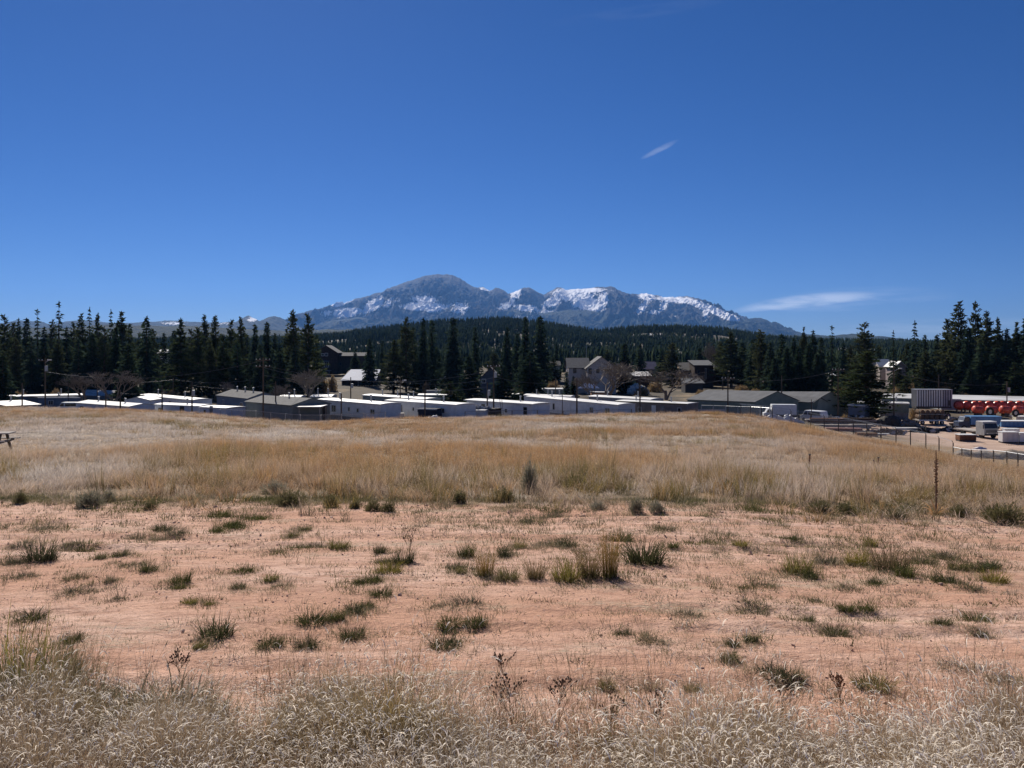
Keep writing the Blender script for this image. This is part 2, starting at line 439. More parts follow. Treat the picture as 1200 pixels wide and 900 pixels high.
def mountain_mat(snowy=True):
    m, nt, out = new_mat('mountain_rock')
    b = nt.nodes.new('ShaderNodeBsdfPrincipled'); nt.links.new(b.outputs[0], out.inputs[0]); b.inputs['Roughness'].default_value = .95
    b.inputs['Specular IOR Level'].default_value = .1
    t = nt.nodes.new('ShaderNodeTexCoord'); v = t.outputs['Object']
    rock = mixc(nt, smooth(nt, noise(nt, .004, 6, .65, vec=v), .4, .62), (.035, .036, .04), (.075, .073, .075))
    fa = nt.nodes.new('ShaderNodeAttribute'); fa.attribute_name = 'forest'
    sa = nt.nodes.new('ShaderNodeAttribute'); sa.attribute_name = 'snow'
    wood = mixc(nt, smooth(nt, noise(nt, .012, 5, .7, vec=v), .42, .62), (.02, .032, .022), (.045, .055, .035))
    f = M_(nt, 'ADD', fa.outputs['Fac'], M_(nt, 'MULTIPLY', M_(nt, 'SUBTRACT', noise(nt, .006, 6, .65, vec=v), .5), 1.1))
    col = mixc(nt, smooth(nt, f, .42, .58), rock, wood)
    nz1 = noise(nt, .0075, 9, .74, vec=v, stretch=(1.3, .5, .35)); nz2 = noise(nt, .030, 7, .7, vec=v, stretch=(1.6, .4, .3))
    sn = M_(nt, 'ADD', sa.outputs['Fac'], M_(nt, 'ADD', M_(nt, 'MULTIPLY', M_(nt, 'SUBTRACT', nz1, .5), 1.15), M_(nt, 'MULTIPLY', M_(nt, 'SUBTRACT', nz2, .5), .95)))
    sf = smooth(nt, sn, .30, .40)
    nt.links.new(mixc(nt, sf, col, (.92, .92, .94)), b.inputs['Base Color'])
    bp = nt.nodes.new('ShaderNodeBump'); nt.links.new(M_(nt, 'SUBTRACT', .85, M_(nt, 'MULTIPLY', sf, .55)), bp.inputs['Strength']); bp.inputs['Distance'].default_value = 95
    nt.links.new(noise(nt, .008, 9, .65, vec=v), bp.inputs['Height']); nt.links.new(bp.outputs[0], b.inputs['Normal'])
    return m
MOUNT = mountain_mat()

def ridge_sheet(name, sil, Yc, front, back, base_z, amp, px0, px1, step, nrow, gul, snow=None, forest=1.0, power=1.0, seed=0.0, jag=1.0):
    """a mountain: crest line with the given outline at distance Yc, slopes falling to both sides, gullies running down"""
    px = np.arange(px0, px1 + .1, step)
    sil = np.array(sil, float)
    row = np.interp(px, sil[:, 0], sil[:, 1])
    row = row + (fbm(px / 6 + seed, px * 0 + seed, 4, .6) - .5) * 4.2 * jag
    crest = EYE + (HOR - row) / F * Yc
    s = np.concatenate([np.linspace(0, 1, nrow), 1 + np.linspace(.08, 1, 24)])         # 0 foot, 1 crest, 2 behind
    S, C = np.meshgrid(s, crest, indexing='ij'); PX = np.broadcast_to(px, S.shape)
    wob = (fbm(px / 45 + seed, px * 0 + 3.3, 3) - .5) * front * .5
    Yg = np.where(S <= 1, Yc + wob[None] - (1 - S) * front, Yc + wob[None] + (S - 1) * back)
    Xg = (PX - 600) / F * Yc * (Yg / (Yc + wob[None])) ** .35
    prof = np.where(S <= 1, S ** power, 1 - (S - 1) ** 1.0)
    up = np.clip(C - base_z, 10, None)
    # gullies and spurs: noise stretched downslope, warped
    wx = Xg / gul + 1.2 * (fbm(Xg / gul / 1.5 + seed, Yg / gul / 1.5, 3) - .5)
    spur = ridged(wx + seed, Yg / gul * .35 + seed, 6, .55) - .62
    det = fbm(Xg / gul * 3 + seed, Yg / gul * 3, 5, .6) - .5
    env = np.clip(np.where(S <= 1, (1 - S) * 3.2, (S - 1) * 4), 0, 1) * np.clip(S * 4, 0, 1)
    Zg = base_z + up * prof + amp * (spur * 1.0 + det * .5) * env * np.clip(up / up.max() * 1.6, .1, 1)
    PXp = 600 + F * Xg / Yg; RW = HOR + (EYE - Zg) / Yg * F
    sn = snow(PXp, RW, S) if snow is not None else np.zeros_like(Zg)
    fo = forest(PXp, RW, S) if callable(forest) else np.full_like(Zg, forest)
    return grid_mesh(name, Xg, Yg, Zg, MOUNT, {'snow': sn, 'forest': fo})

PEAK = [(300, 398), (320, 389), (340, 380), (350, 376), (365, 367), (380, 361), (395, 354), (410, 348), (425, 344.5), (440, 341), (450, 338), (462, 334), (475, 330), (484, 326), (492, 322), (505, 320.5), (524, 321), (533, 323.5), (541, 328), (548, 333), (556, 336), (566, 337.5), (573, 341), (580, 338), (587, 339), (595, 344), (606, 340), (615, 336.5), (622, 337.5), (630, 341.5), (638, 344), (646, 339), (655, 333.5), (662, 336), (680, 337), (690, 338), (700, 336), (712, 338), (724, 344), (735, 346), (750, 344.5), (765, 344), (778, 348), (790, 348), (800, 347.5), (812, 350), (825, 356), (840, 361), (850, 362), (860, 368), (870, 374.5), (880, 378), (920, 392), (960, 402)]
def blob(px, rw, x, y, sx, sy, a=1.0, tilt=0.0):
    dx = px - x; dy = rw - y - tilt * dx
    return a * np.exp(-((dx / sx) ** 2 + (dy / sy) ** 2))
def peak_snow(px, rw, s):
    B = [(402, 354, 15, 4.0, .70, -.35), (407, 366, 19, 5.5, .80, -.1), (436, 358, 16, 9, .62, -.5), (384, 367, 11, 5, .42, 0), (455, 356, 10, 8, .40, -.4),
         (497, 359, 26, 4.8, .95, .02), (498, 351, 16, 6, .62, .1), (506, 364, 9, 4, .55, 0), (470, 352, 12, 6, .3, 0), (540, 361, 14, 9, .45, 0),
         (568, 339, 8, 2.4, .75, .2), (604, 345, 8, 9, .62, -.9), (592, 358, 12, 7, .5, -.2),
         (672, 345, 26, 8, .80, .05), (690, 356, 22, 9, .75, .1), (646, 354, 16, 7, .62, -.35), (618, 361, 18, 5, .55, .1), (640, 366, 20, 5, .48, .1), (708, 350, 7, 12, .55, 0), (690, 340, 26, 3, .6, 0),
         (758, 348, 12, 5, .75, .1), (752, 360, 11, 8, .55, -.6), (768, 366, 12, 4, .45, 0), (790, 351, 22, 4, .80, .1), (818, 357, 18, 5, .85, .42), (842, 366, 20, 5, .90, .42), (826, 368, 7, 9, .45, .3), (778, 358, 6, 9, .45, -.4), (860, 372, 8, 4, .7, .4)]
    t = np.zeros_like(px)
    for x, y, sx, sy, a, k in B: t = np.maximum(t, blob(px, rw, x, y, sx, sy, a, k))
    holes = [(575, 350, 13, 7, .5, 0), (628, 348, 9, 7, .4, .2), (804, 367, 15, 7, .6, 0), (735, 358, 14, 9, .35, 0), (515, 333, 40, 9, .5, 0)]
    for x, y, sx, sy, a, k in holes: t = t - blob(px, rw, x, y, sx, sy, a, k)
    return np.clip(t * 1.2 - .03, 0, 1.1)
ridge_sheet('mountain', PEAK, 17000, 5200, 3000, 150, 560, 280, 985, .5, 280, 560, peak_snow, lambda px, rw, s: np.clip((rw - np.interp(px, [350, 420, 520, 600, 700, 800, 900], [372, 374, 372, 364, 366, 374, 378])) / 8 + .5, 0, 1), 1.05, 2.0, .8)
FLANK = [(280, 400), (330, 392), (380, 378), (420, 373), (455, 371), (480, 373), (520, 371), (545, 367), (575, 365), (600, 364), (640, 366), (665, 364), (700, 365), (722, 372), (750, 375), (775, 372), (800, 367), (815, 367), (835, 372), (850, 375), (868, 375), (880, 373), (890, 372), (897, 371.5), (903, 374), (909, 378), (914, 381), (918, 379), (921, 386), (935, 389), (960, 394), (1000, 402)]
ridge_sheet('mountain_flank', FLANK, 14200, 2600, 900, 120, 260, 260, 1020, .7, 170, 420, lambda px, rw, s: np.clip(np.maximum.reduce([blob(px, rw, 600, 370, 40, 5, .24), blob(px, rw, 545, 372, 20, 5, .2), blob(px, rw, 790, 373, 12, 3, .28), blob(px, rw, 745, 377, 15, 2, .16)]), 0, 1), .9, 1.1, 9.0, .5)
LEFT = [(-400, 384), (-200, 374), (-60, 379), (0, 378), (15, 375.5), (40, 376), (60, 381), (80, 376), (105, 374), (130, 378), (150, 379), (165, 376.5), (200, 375.5), (240, 378), (272, 376), (284, 371), (293, 370), (302, 373), (312, 378), (317, 373), (323, 370.5), (329, 372), (338, 380), (356, 386), (400, 395), (440, 402)]
ridge_sheet('distant_mountain', LEFT, 12500, 3000, 1500, 60, 110, -420, 450, 1.2, 110, 480, lambda px, rw, s: np.clip(np.maximum.reduce([blob(px, rw, 295, 374, 9, 4, .5), blob(px, rw, 200, 379, 18, 3, .40), blob(px, rw, 262, 379, 14, 3.5, .38)]), 0, 1), .95, 1.1, 21.0, .4)
LEFT2 = [(-400, 388), (-100, 384), (0, 383), (60, 384), (120, 381), (200, 381.5), (260, 384), (300, 386), (350, 387), (380, 386), (410, 386), (440, 391), (480, 398), (520, 404)]
ridge_sheet('wooded_ridge', LEFT2, 5200, 1700, 900, 5, 22, -420, 540, 1.2, 80, 200, None, 1.0, 1.1, 33.0, .5)
RIGHT = [(860, 404), (905, 396), (940, 392), (965, 393.5), (985, 392), (1000, 394), (1020, 394), (1035, 397), (1050, 399), (1090, 401), (1150, 402), (1300, 400), (1600, 396)]
ridge_sheet('distant_ridge', RIGHT, 8200, 1900, 1200, 20, 45, 850, 1620, 1.2, 80, 320, None, 1.0, 1.1, 47.0, .5)

# the wooded hill behind the town
HILL = np.array([(-300, 405), (100, 403), (300, 400), (350, 397), (400, 394), (430, 389), (480, 384), (520, 379), (560, 377), (590, 376.5), (620, 379), (660, 385), (700, 390), (730, 388), (760, 386.5), (800, 385), (840, 388), (870, 392), (900, 397), (960, 401), (1010, 404), (1100, 405), (1300, 404), (1600, 404)], float)
def hill_z(x, y):
    px = 600 + F * x / y
    crest = EYE + (HOR - np.interp(px, HILL[:, 0], HILL[:, 1])) / F * 1650
    t = np.clip((y - 640) / (1650 - 640), 0, 1); z0 = -11.0
    z = z0 + (crest - z0) * (t ** 1.15)
    z = z + (fbm(x / 120 + 5, y / 120 + 5, 4) - .5) * 20 * np.clip(t * 3, 0, 1) * np.clip((1 - t) * 3, 0, 1)
    return np.where(y > 1650, crest - (y - 1650) * .16, z)
def hill_mat():
    m, nt, out = new_mat('forest_floor')
    b = nt.nodes.new('ShaderNodeBsdfPrincipled'); nt.links.new(b.outputs[0], out.inputs[0]); b.inputs['Roughness'].default_value = .95
    t = nt.nodes.new('ShaderNodeTexCoord'); v = t.outputs['Object']
    c = mixc(nt, smooth(nt, noise(nt, .02, 5, .6, vec=v), .45, .6), (.035, .035, .024), (.085, .07, .045))
    nt.links.new(mixc(nt, smooth(nt, noise(nt, .011, 4, .6, vec=v), .66, .70), c, (.75, .76, .8)), b.inputs['Base Color'])
    return m
_px = np.arange(-640, 1860, 6.0); _y = np.linspace(600, 2050, 120)
_PX, _Y = np.meshgrid(_px, _y); _X = (_PX - 600) / F * _Y
grid_mesh('forested_hill', _X, _Y, hill_z(_X, _Y), hill_mat())

def foliage_mat(name, c1, c2, c3=None, scale=1.2, trans=.25, rand=.35):
    m, nt, out = new_mat(name)
    d = nt.nodes.new('ShaderNodeBsdfDiffuse'); tr = nt.nodes.new('ShaderNodeBsdfTranslucent'); mx = nt.nodes.new('ShaderNodeMixShader')
    mx.inputs[0].default_value = trans
    c = mixc(nt, smooth(nt, noise(nt, scale, 3, .6), .38, .62), c1, c2)
    if c3:
        oi = nt.nodes.new('ShaderNodeObjectInfo')
        c = mixc(nt, M_(nt, 'MULTIPLY', oi.outputs['Random'], rand), c, c3)
    nt.links.new(c, d.inputs[0]); nt.links.new(c, tr.inputs[0])
    nt.links.new(d.outputs[0], mx.inputs[1]); nt.links.new(tr.outputs[0], mx.inputs[2]); nt.links.new(mx.outputs[0], out.inputs[0])
    return m
NEEDLE = foliage_mat('spruce_needles', (.020, .037, .025), (.044, .066, .038), (.052, .070, .054), .8, .35)
PINEN = foliage_mat('pine_needles', (.027, .043, .020), (.058, .074, .035), (.088, .082, .046), .8, .35)
FARN = foliage_mat('far_needles', (.020, .036, .024), (.050, .066, .036), None, .045, .15)
BARK = pmat('conifer_bark', (.11, .075, .055), (.07, .05, .04), 3, .95)
TWIG = pmat('bare_twigs', (.27, .225, .18), (.20, .165, .135), 2, .95)

def far_forest():
    r = np.random.default_rng(3)
    n = 56000
    y = np.sqrt(r.random(n) * (1720 ** 2 - 400 ** 2) + 400 ** 2); px = r.uniform(-480, 1640, n); x = (px - 600) / F * y
    keep = (fbm(x / 60 + 9, y / 60 + 2, 3) > .36) & ((y > 900) | (r.random(n) < .75)); keep &= ~((y < 520) & (px > 360) & (px < 440) & (y < 470))
    x, y = x[keep], y[keep]
    z = np.where(y < 640, gz(x, y, False), hill_z(x, y)); z = np.maximum(z, gz(x, y, False) - .3); n = len(x)
    h = r.uniform(7.5, 15, n) * (.8 + .4 * fbm(x / 90, y / 90, 2)); w = h * r.uniform(.13, .21, n); a0 = r.uniform(0, 6.28, n)
    Vs, Fs = [], []
    off = 0
    K = 6
    for (zb, zt, rb) in ((.08, .55, 1.0), (.32, .80, .74), (.60, 1.0, .45)):
        ang = a0[:, None] + np.arange(K)[None] * 2 * np.pi / K
        jit = r.uniform(.65, 1.25, (n, K)); dz = r.uniform(-.05, .05, (n, K))
        bx = x[:, None] + np.cos(ang) * w[:, None] * rb * jit; by = y[:, None] + np.sin(ang) * w[:, None] * rb * jit; bz = z[:, None] + h[:, None] * (zb + dz)
        ring = np.stack([bx, by, bz], -1); tip = np.stack([x + r.normal(0, .1, n), y, z + h * zt], -1)[:, None]
        Vv = np.concatenate([ring, tip], 1); Vs.append(Vv.reshape(-1, 3))
        base = off + np.arange(n)[:, None] * (K + 1); k = np.arange(K)[None]
        Fs.append(np.stack([base + k, base + (k + 1) % K, np.broadcast_to(base + K, (n, K))], -1).reshape(-1, 3))
        off += n * (K + 1)
    o = link_mesh('distant_forest', mesh_np('distant_forest', np.concatenate(Vs), np.concatenate(Fs), FARN))
    tag(o, 'dark conifer forest covering the low hill below the snowy mountain', 'forest', kind='stuff')
far_forest()

# haze: one closed box of even thin air round the camera and the whole scene
def haze():
    m, nt, out = new_mat('thin_blue_air')
    pv = nt.nodes.new('ShaderNodeVolumePrincipled')
    pv.inputs['Color'].default_value = (.17, .42, 1.0, 1); pv.inputs['Density'].default_value = HAZE_DENSITY; pv.inputs['Anisotropy'].default_value = .25
    nt.links.new(pv.outputs[0], out.inputs['Volume'])
    o = MB().box(-17000, 17000, -400, 23000, -60, 1900).build('haze', m)
    tag(o, 'thin blue haze over the valley and the mountains', 'haze', kind='stuff')
haze()
# ------------------------------------------------------------------ trees
def tri_cloud(P, D, L, Wd, r):
    """one thin triangle spray per point: P base, D direction, L length, Wd width"""
    n = len(P); D = D / np.linalg.norm(D, axis=1, keepdims=True)
    q = r.normal(size=(n, 3)); side = np.cross(D, q); side /= np.linalg.norm(side, axis=1, keepdims=True) + 1e-9
    a = P - side * Wd[:, None]; b = P + side * Wd[:, None]; c = P + D * L[:, None]
    V = np.stack([a, b, c], 1).reshape(-1, 3)
    return V, np.arange(n * 3).reshape(-1, 3)

def spruce_mesh(seed, openness=.0, bare_top=.0, fat=1.0):
    """crown of a spruce of unit height 10 m"""
    r = np.random.default_rng(seed); P, D, L = [], [], []
    H = 10.0; z = .5 + r.random() * .4
    while z < H - .05:
        t = z / H
        rad = 1.75 * fat * (1 - t) ** .82 * (.55 + .45 * min(1, t * 7)) + .08
        if bare_top and t > 1 - bare_top: rad *= .6
        nb = int(max(5, 15 * (1 - t) + 5) * (1 - openness * .45)); a0 = r.random() * 6.28
        lob = .75 + .4 * r.random(nb)
        for k in range(nb):
            a = a0 + k * 6.283 / nb + r.normal() * .22; ln = rad * lob[k] * (.6 + .5 * r.random())
            droop = -.10 - .32 * (1 - t) + .18 * r.normal() + .35 * max(0, t - .75) * 3
            ns = max(2, int(ln / .16))
            for j in range(ns):
                f = (j + .35 + .5 * r.random()) / ns; s = f * ln
                p = np.array([math.cos(a) * s, math.sin(a) * s, z + droop * s + .05 * r.normal()])
                w = a + r.normal() * .75
                P.append(p); D.append([math.cos(w), math.sin(w), droop * .6 - .25 + .3 * r.normal()]); L.append(.28 + .34 * r.random() * (1.1 - .4 * t))
        z += (.20 + .14 * (1 - t)) * (.8 + .4 * r.random()) * (1 + openness * .9)
    for k in range(14):
        P.append([0.02 * r.normal(), .02 * r.normal(), H - .5 + .045 * k]); D.append([.4 * r.normal(), .4 * r.normal(), 1.0]); L.append(.2)
    L = np.array(L)
    return tri_cloud(np.array(P), np.array(D), L, L * .36, r)

def pine_mesh(seed, low=.10, fat=1.0, taper=.8, gap=.25):
    """ragged conifer crown, unit height 10 m: separate limbs of unequal length with upswept sprays and gaps; also returns the limbs"""
    r = np.random.default_rng(seed); P, D, L, limbs = [], [], [], []
    H = 10.0; z = low * H; lean = r.normal(0, .10, 2); ox, oy = r.random() * 50, r.random() * 50
    while z < H - .12:
        t = z / H
        rad = 2.3 * fat * (1 - t) ** taper * (.60 + .40 * min(1, (t - low) * 5)) + .05
        nb = r.integers(5, 9) if t < .8 else r.integers(4, 6); a0 = r.random() * 6.28
        o = np.array([lean[0] * t, lean[1] * t, z])
        for k in range(nb):
            if r.random() < gap * (.4 + .6 * t): continue
            a = a0 + k * 6.283 / nb + r.normal() * .3
            lob = .55 + .9 * float(vnoise(np.array([ox + math.cos(a) * 1.3 + t * 3.5]), np.array([oy + math.sin(a) * 1.3 + t * 5]))[0])
            ln = rad * lob * (.5 + .6 * r.random()); up = -.22 + .55 * t + .14 * r.normal()
            tip = o + np.array([math.cos(a) * ln, math.sin(a) * ln, up * ln]); limbs.append((tuple(o), tuple(tip)))
            ns = max(3, int(ln / .055))
            for j in range(ns):
                f = .18 + .86 * (j + r.random()) / ns; w = a + r.normal() * .9; s = .10 * ln * (.5 + f)
                P.append(o * (1 - f) + tip * f + np.array([r.normal() * s, r.normal() * s, .06 * r.normal() + .05])); D.append([math.cos(w), math.sin(w), .25 + up + .45 * r.normal()]); L.append(.20 + .26 * r.random())
        z += (.20 + .16 * (1 - t)) * (.7 + .6 * r.random())
    for k in range(12):
        P.append([lean[0] + .02 * r.normal(), lean[1] + .02 * r.normal(), H - .55 + .05 * k]); D.append([.5 * r.normal(), .5 * r.normal(), 1.0]); L.append(.2)
    L = np.array(L)
    V, Fc = tri_cloud(np.array(P), np.array(D), L, L * .33, r)
    return V, Fc, limbs

def make_conifer(name, kind, seed, **kw):
    """prototype: Empty > trunk, crown, height 10 m"""
    root = empty(name)
    mb = MB()
    if kind == 'spruce':
        V, Fc = spruce_mesh(seed, **kw); m = NEEDLE
        mb.tube((0, 0, -.6), (0, 0, 5), .17, .10, 7).tube((0, 0, 5), (0, 0, 9.8), .10, .015, 6)
    else:
        V, Fc, limbs = pine_mesh(seed, **kw); m = PINEN
        lx, ly = limbs[-1][0][0], limbs[-1][0][1]
        mb.tube((0, 0, -.6), (lx * .5, ly * .5, 5), .19, .12, 7).tube((lx * .5, ly * .5, 5), (lx, ly, 9.7), .12, .02, 6)
        for a, b in limbs: mb.tube(a, b, .035, .012, 4)
    mb.build('trunk', BARK, root)
    link_mesh('crown', mesh_np('crown', V, Fc, m), root)
    return root

def make_bare(name, seed, spread=1.0, twig=.016):
    r = random.Random(seed); root = empty(name); tr, cr = MB(), MB()
    def grow(p, d, ln, rad, lev):
        q = p + d * ln
        (tr if lev < 2 else cr).tube(p, q, rad, rad * .68, 5 if lev < 3 else 3, cap=False)
        if lev >= 6: return
        n = 3 if lev in (1, 2, 3, 4) else 2
        for i in range(n):
            a = Vector((r.gauss(0, 1), r.gauss(0, 1), r.gauss(0, .7))).normalized()
            nd = (d + a * (.55 + .12 * lev) * spread + Vector((0, 0, .18))).normalized()
            grow(p + d * ln * r.uniform(.65, 1.0), nd, ln * r.uniform(.62, .84), max(rad * .60, twig), lev + 1)
    for k in range(2):
        grow(Vector((r.uniform(-.2, .2), r.uniform(-.2, .2), -.3)), Vector((r.uniform(-.25, .25), r.uniform(-.25, .25), 1)).normalized(), 2.6, .17, 0)
    zm = max(v[2] for v in cr.v); k = 10 / zm
    tr.v = [(a * k, b * k, c * k) for a, b, c in tr.v]; cr.v = [(a * k, b * k, c * k) for a, b, c in cr.v]
    tr.build('trunk', TWIG, root); cr.build('branches', TWIG, root)
    return root

PROTO = {'s': [make_conifer('spruce_tree', 'spruce', 11, fat=.95), make_conifer('spruce_tree', 'spruce', 12, fat=1.0, openness=.3), make_conifer('spruce_tree', 'spruce', 13, fat=1.1), make_conifer('spruce_tree', 'spruce', 15, fat=.9, openness=.15)],
         'o': [make_conifer('spruce_tree', 'spruce', 14, fat=1.0, openness=1.0, bare_top=.3), make_conifer('spruce_tree', 'spruce', 16, fat=1.0, openness=.8, bare_top=.22)],
         'p': [make_conifer('pine_tree', 'pine', 21), make_conifer('pine_tree', 'pine', 22, low=.06, taper=.95, gap=.15), make_conifer('pine_tree', 'pine', 23, low=.12, taper=.65, gap=.35), make_conifer('pine_tree', 'pine', 24, low=.08, taper=.85, gap=.3, fat=1.1), make_conifer('pine_tree', 'pine', 25, low=.14, taper=.6, gap=.45), make_conifer('pine_tree', 'pine', 26, low=.07, taper=.75, gap=.2)],
         'b': [make_bare('bare_tree', 31, .62), make_bare('bare_tree', 33, .75)]}
USED = set()
# (px, top row, half width px, distance m, kind): s spruce, o open thin-topped spruce, p pine, b leafless
STANDS = {
 'left': ('in the far left stand', [
   (5, 369, 11, 262, 'p'), (-8, 372, 12, 250, 'p'), (14, 378, 9, 285, 'p'), (22, 374, 6, 250, 's'), (31, 374, 9, 268, 's'), (44, 364, 8, 258, 'o'), (52, 384, 10, 240, 's'), (61, 375, 9, 290, 'p'),
   (69, 355, 10, 262, 'o'), (78, 384, 9, 245, 's'), (86, 378, 9, 288, 'p'), (94, 368, 9, 264, 'p'), (105, 361, 7, 270, 'o'), (114, 367, 9, 255, 'p'), (122, 383, 10, 240, 'p'), (130, 364, 6, 265, 'o'), (136, 384, 9, 243, 's'),
   (143, 366, 14, 266, 'p'), (152, 380, 8, 292, 's'), (172, 372, 12, 225, 's'), (180, 386, 9, 262, 'p'), (150, 404, 12, 190, 's'), (3, 417, 13, 168, 's'), (-14, 405, 14, 175, 's'), (37, 395, 9, 235, 's'), (108, 392, 11, 236, 's'), (66, 398, 11, 234, 'p'), (92, 398, 10, 232, 's'), (20, 396, 10, 238, 'p'), (192, 391, 8, 280, 's'), (164, 390, 8, 285, 'p')]),
 'centre left': ('in the tall stand left of the brown house', [
   (213, 373, 12, 240, 'p'), (224, 386, 10, 262, 'p'), (240, 369, 10, 265, 'p'), (233, 384, 11, 238, 'p'), (253, 370, 9, 255, 'p'), (262, 392, 12, 230, 'p'), (271, 375, 9, 262, 'p'), (283, 372, 10, 250, 'p'), (289, 392, 9, 270, 's'), (299, 381, 8, 246, 's'), (305, 404, 9, 226, 's'), (313, 378, 8, 256, 's'), (322, 391, 8, 268, 's'),
   (328, 404, 9, 228, 's'), (336, 386, 8, 262, 'p'), (344, 363, 11, 248, 'p'), (361, 368, 12, 240, 'p'), (346, 404, 11, 224, 's'), (204, 388, 9, 268, 's'), (246, 400, 12, 228, 'p'), (278, 402, 10, 226, 's'), (371, 392, 8, 262, 's')]),
 'centre': ('among the houses below the wooded hill', [
   (433, 397, 8, 300, 's'), (448, 400, 4, 320, 's'), (461, 398, 12, 262, 'p'), (476, 372, 11, 268, 'p'), (484, 384, 8, 280, 's'), (496, 374, 8, 262, 's'), (506, 376, 8, 270, 's'), (531, 373, 11, 285, 's'), (557, 384, 7, 300, 's'), (578, 414, 10, 310, 'p'), (594, 384, 7, 300, 's'), (606, 392, 8, 310, 's'), (616, 372, 8, 296, 's'), (633, 371, 10, 290, 's'),
   (550, 418, 12, 215, 's'), (588, 428, 14, 205, 's'), (621, 413, 18, 210, 's'), (528, 447, 12, 186, 'p'), (538, 455, 9, 190, 's'), (664, 436, 5, 215, 's'), (672, 441, 5, 222, 's'), (648, 418, 8, 330, 'p'), (512, 408, 9, 300, 's'), (416, 413, 7, 330, 's'), (652, 402, 5, 345, 's'),
   (732, 403, 10, 262, 's'), (750, 404, 8, 330, 's'), (788, 402, 11, 300, 'p'), (776, 410, 8, 340, 's'), (712, 410, 8, 345, 'p'), (820, 408, 8, 350, 's'), (836, 404, 8, 345, 'p')]),
 'centre right': ('behind the long green building', [
   (857, 388, 14, 285, 'p'), (845, 400, 9, 300, 'p'), (870, 402, 9, 300, 's'), (892, 387, 12, 250, 'p'), (882, 398, 9, 268, 's'), (903, 402, 10, 236, 's'), (916, 392, 9, 244, 's'), (922, 408, 9, 228, 's'), (930, 396, 9, 250, 's'), (941, 384, 7, 246, 'p'), (936, 408, 10, 228, 's'), (953, 388, 9, 240, 's'), (948, 404, 10, 230, 's'), (962, 396, 8, 244, 's'), (975, 383, 8, 250, 'o'), (908, 420, 9, 222, 's'), (957, 415, 9, 224, 's'), (988, 402, 7, 300, 's'), (997, 404, 8, 310, 'p')]),
 'right': ('on the wooded rise behind the yard', [
   (1013, 378, 13, 262, 'p'), (1016, 412, 22, 158, 'p'), (1003, 421, 13, 190, 'p'), (1047, 388, 6, 270, 'o'), (1072, 377, 9, 258, 'o'), (1062, 402, 9, 280, 'p'), (1084, 393, 7, 285, 's'), (1098, 393, 8, 280, 's'), (1083, 412, 16, 226, 'p'), (1112, 374, 10, 262, 'p'), (1122, 354, 14, 255, 'p'), (1135, 384, 10, 246, 's'), (1143, 354, 9, 268, 'p'), (1157, 365, 13, 256, 'p'), (1170, 372, 10, 268, 'p'), (1180, 386, 10, 250, 's'), (1191, 378, 10, 262, 'p'), (1203, 372, 9, 258, 's'),
   (1150, 402, 12, 236, 's'), (1128, 410, 12, 232, 's'), (1108, 415, 12, 234, 'p'), (1167, 408, 12, 234, 's'), (1190, 425, 13, 225, 'p'), (1100, 432, 10, 222, 'p'), (1053, 430, 8, 240, 'p'), (1214, 400, 14, 236, 'p'), (1228, 380, 14, 255, 'p'), (1138, 432, 12, 224, 's'), (1178, 418, 11, 230, 's'), (1062, 440, 8, 218, 'p'), (1030, 405, 8, 300, 's'), (1160, 440, 9, 220, 'p')]),
}
def place_tree(px, row, hw, Y, kind, label, group, k):
    protos = PROTO[kind]; p = protos[k % len(protos)]
    x = X(px, Y); z = g1(x, Y) - .15; h = Zr(row, Y) - z
    if id(p) in USED: o = copy_tree(p)
    else: o = p; USED.add(id(p))
    o.location = (x, Y, z)
    base_r = {'s': 1.75, 'o': 1.75, 'p': 2.2, 'b': 3.0}[kind]
    w = hw / F * Y / base_r
    w = max(w * (1.62 if kind == 'p' else 1.62), h / 10 * .68)
    o.scale = (w, w * 1.0, h / 10); o.rotation_euler = (0, 0, random.uniform(0, 6.28))
    tag(o, label, 'tree', group)
    return o
TK = {'s': 'dark pointed spruce', 'o': 'thin topped open spruce', 'p': 'shaggy dark pine', 'b': 'bare leafless tree'}
_k = 0
for nm, (where, lst) in STANDS.items():
    hs = sorted(lst, key=lambda a: a[1])
    for i, a in enumerate(sorted(lst, key=lambda a: a[0])):
        _k += 1
        tall = ', tallest there' if a is hs[0] else ''
        place_tree(*a[:5], f"{TK[a[4]]} {where}, {ordinal(i + 1)} from the left", 'conifers around the town', _k)
BARE = [(97, 436, 13, 196, 'grey brown leafless tree above the pale roofs, smaller of the two on the left'), (132, 433, 14, 176, 'grey brown leafless tree beside the small white gabled shed'),
        (366, 431, 15, 190, 'leafless brown tree in front of the brown gabled house'), (712, 422, 20, 212, 'wide leafless tree hiding the right side of the taupe house'), (697, 436, 12, 205, 'smaller leafless tree in front of the taupe house'),
        (780, 432, 18, 226, 'pale leafless tree rising behind the grey roofed long building'), (262, 446, 6, 215, 'small bare tree at the foot of the tall stand'), (332, 449, 7, 176, 'small tan leafless tree beside a power pole'), (836, 399, 6, 330, 'tall thin leafless tree behind the dark cabin')]
for i, (px, row, hw, Y, lb) in enumerate(BARE):
    place_tree(px, row, hw, Y, 'b', lb, None, i)

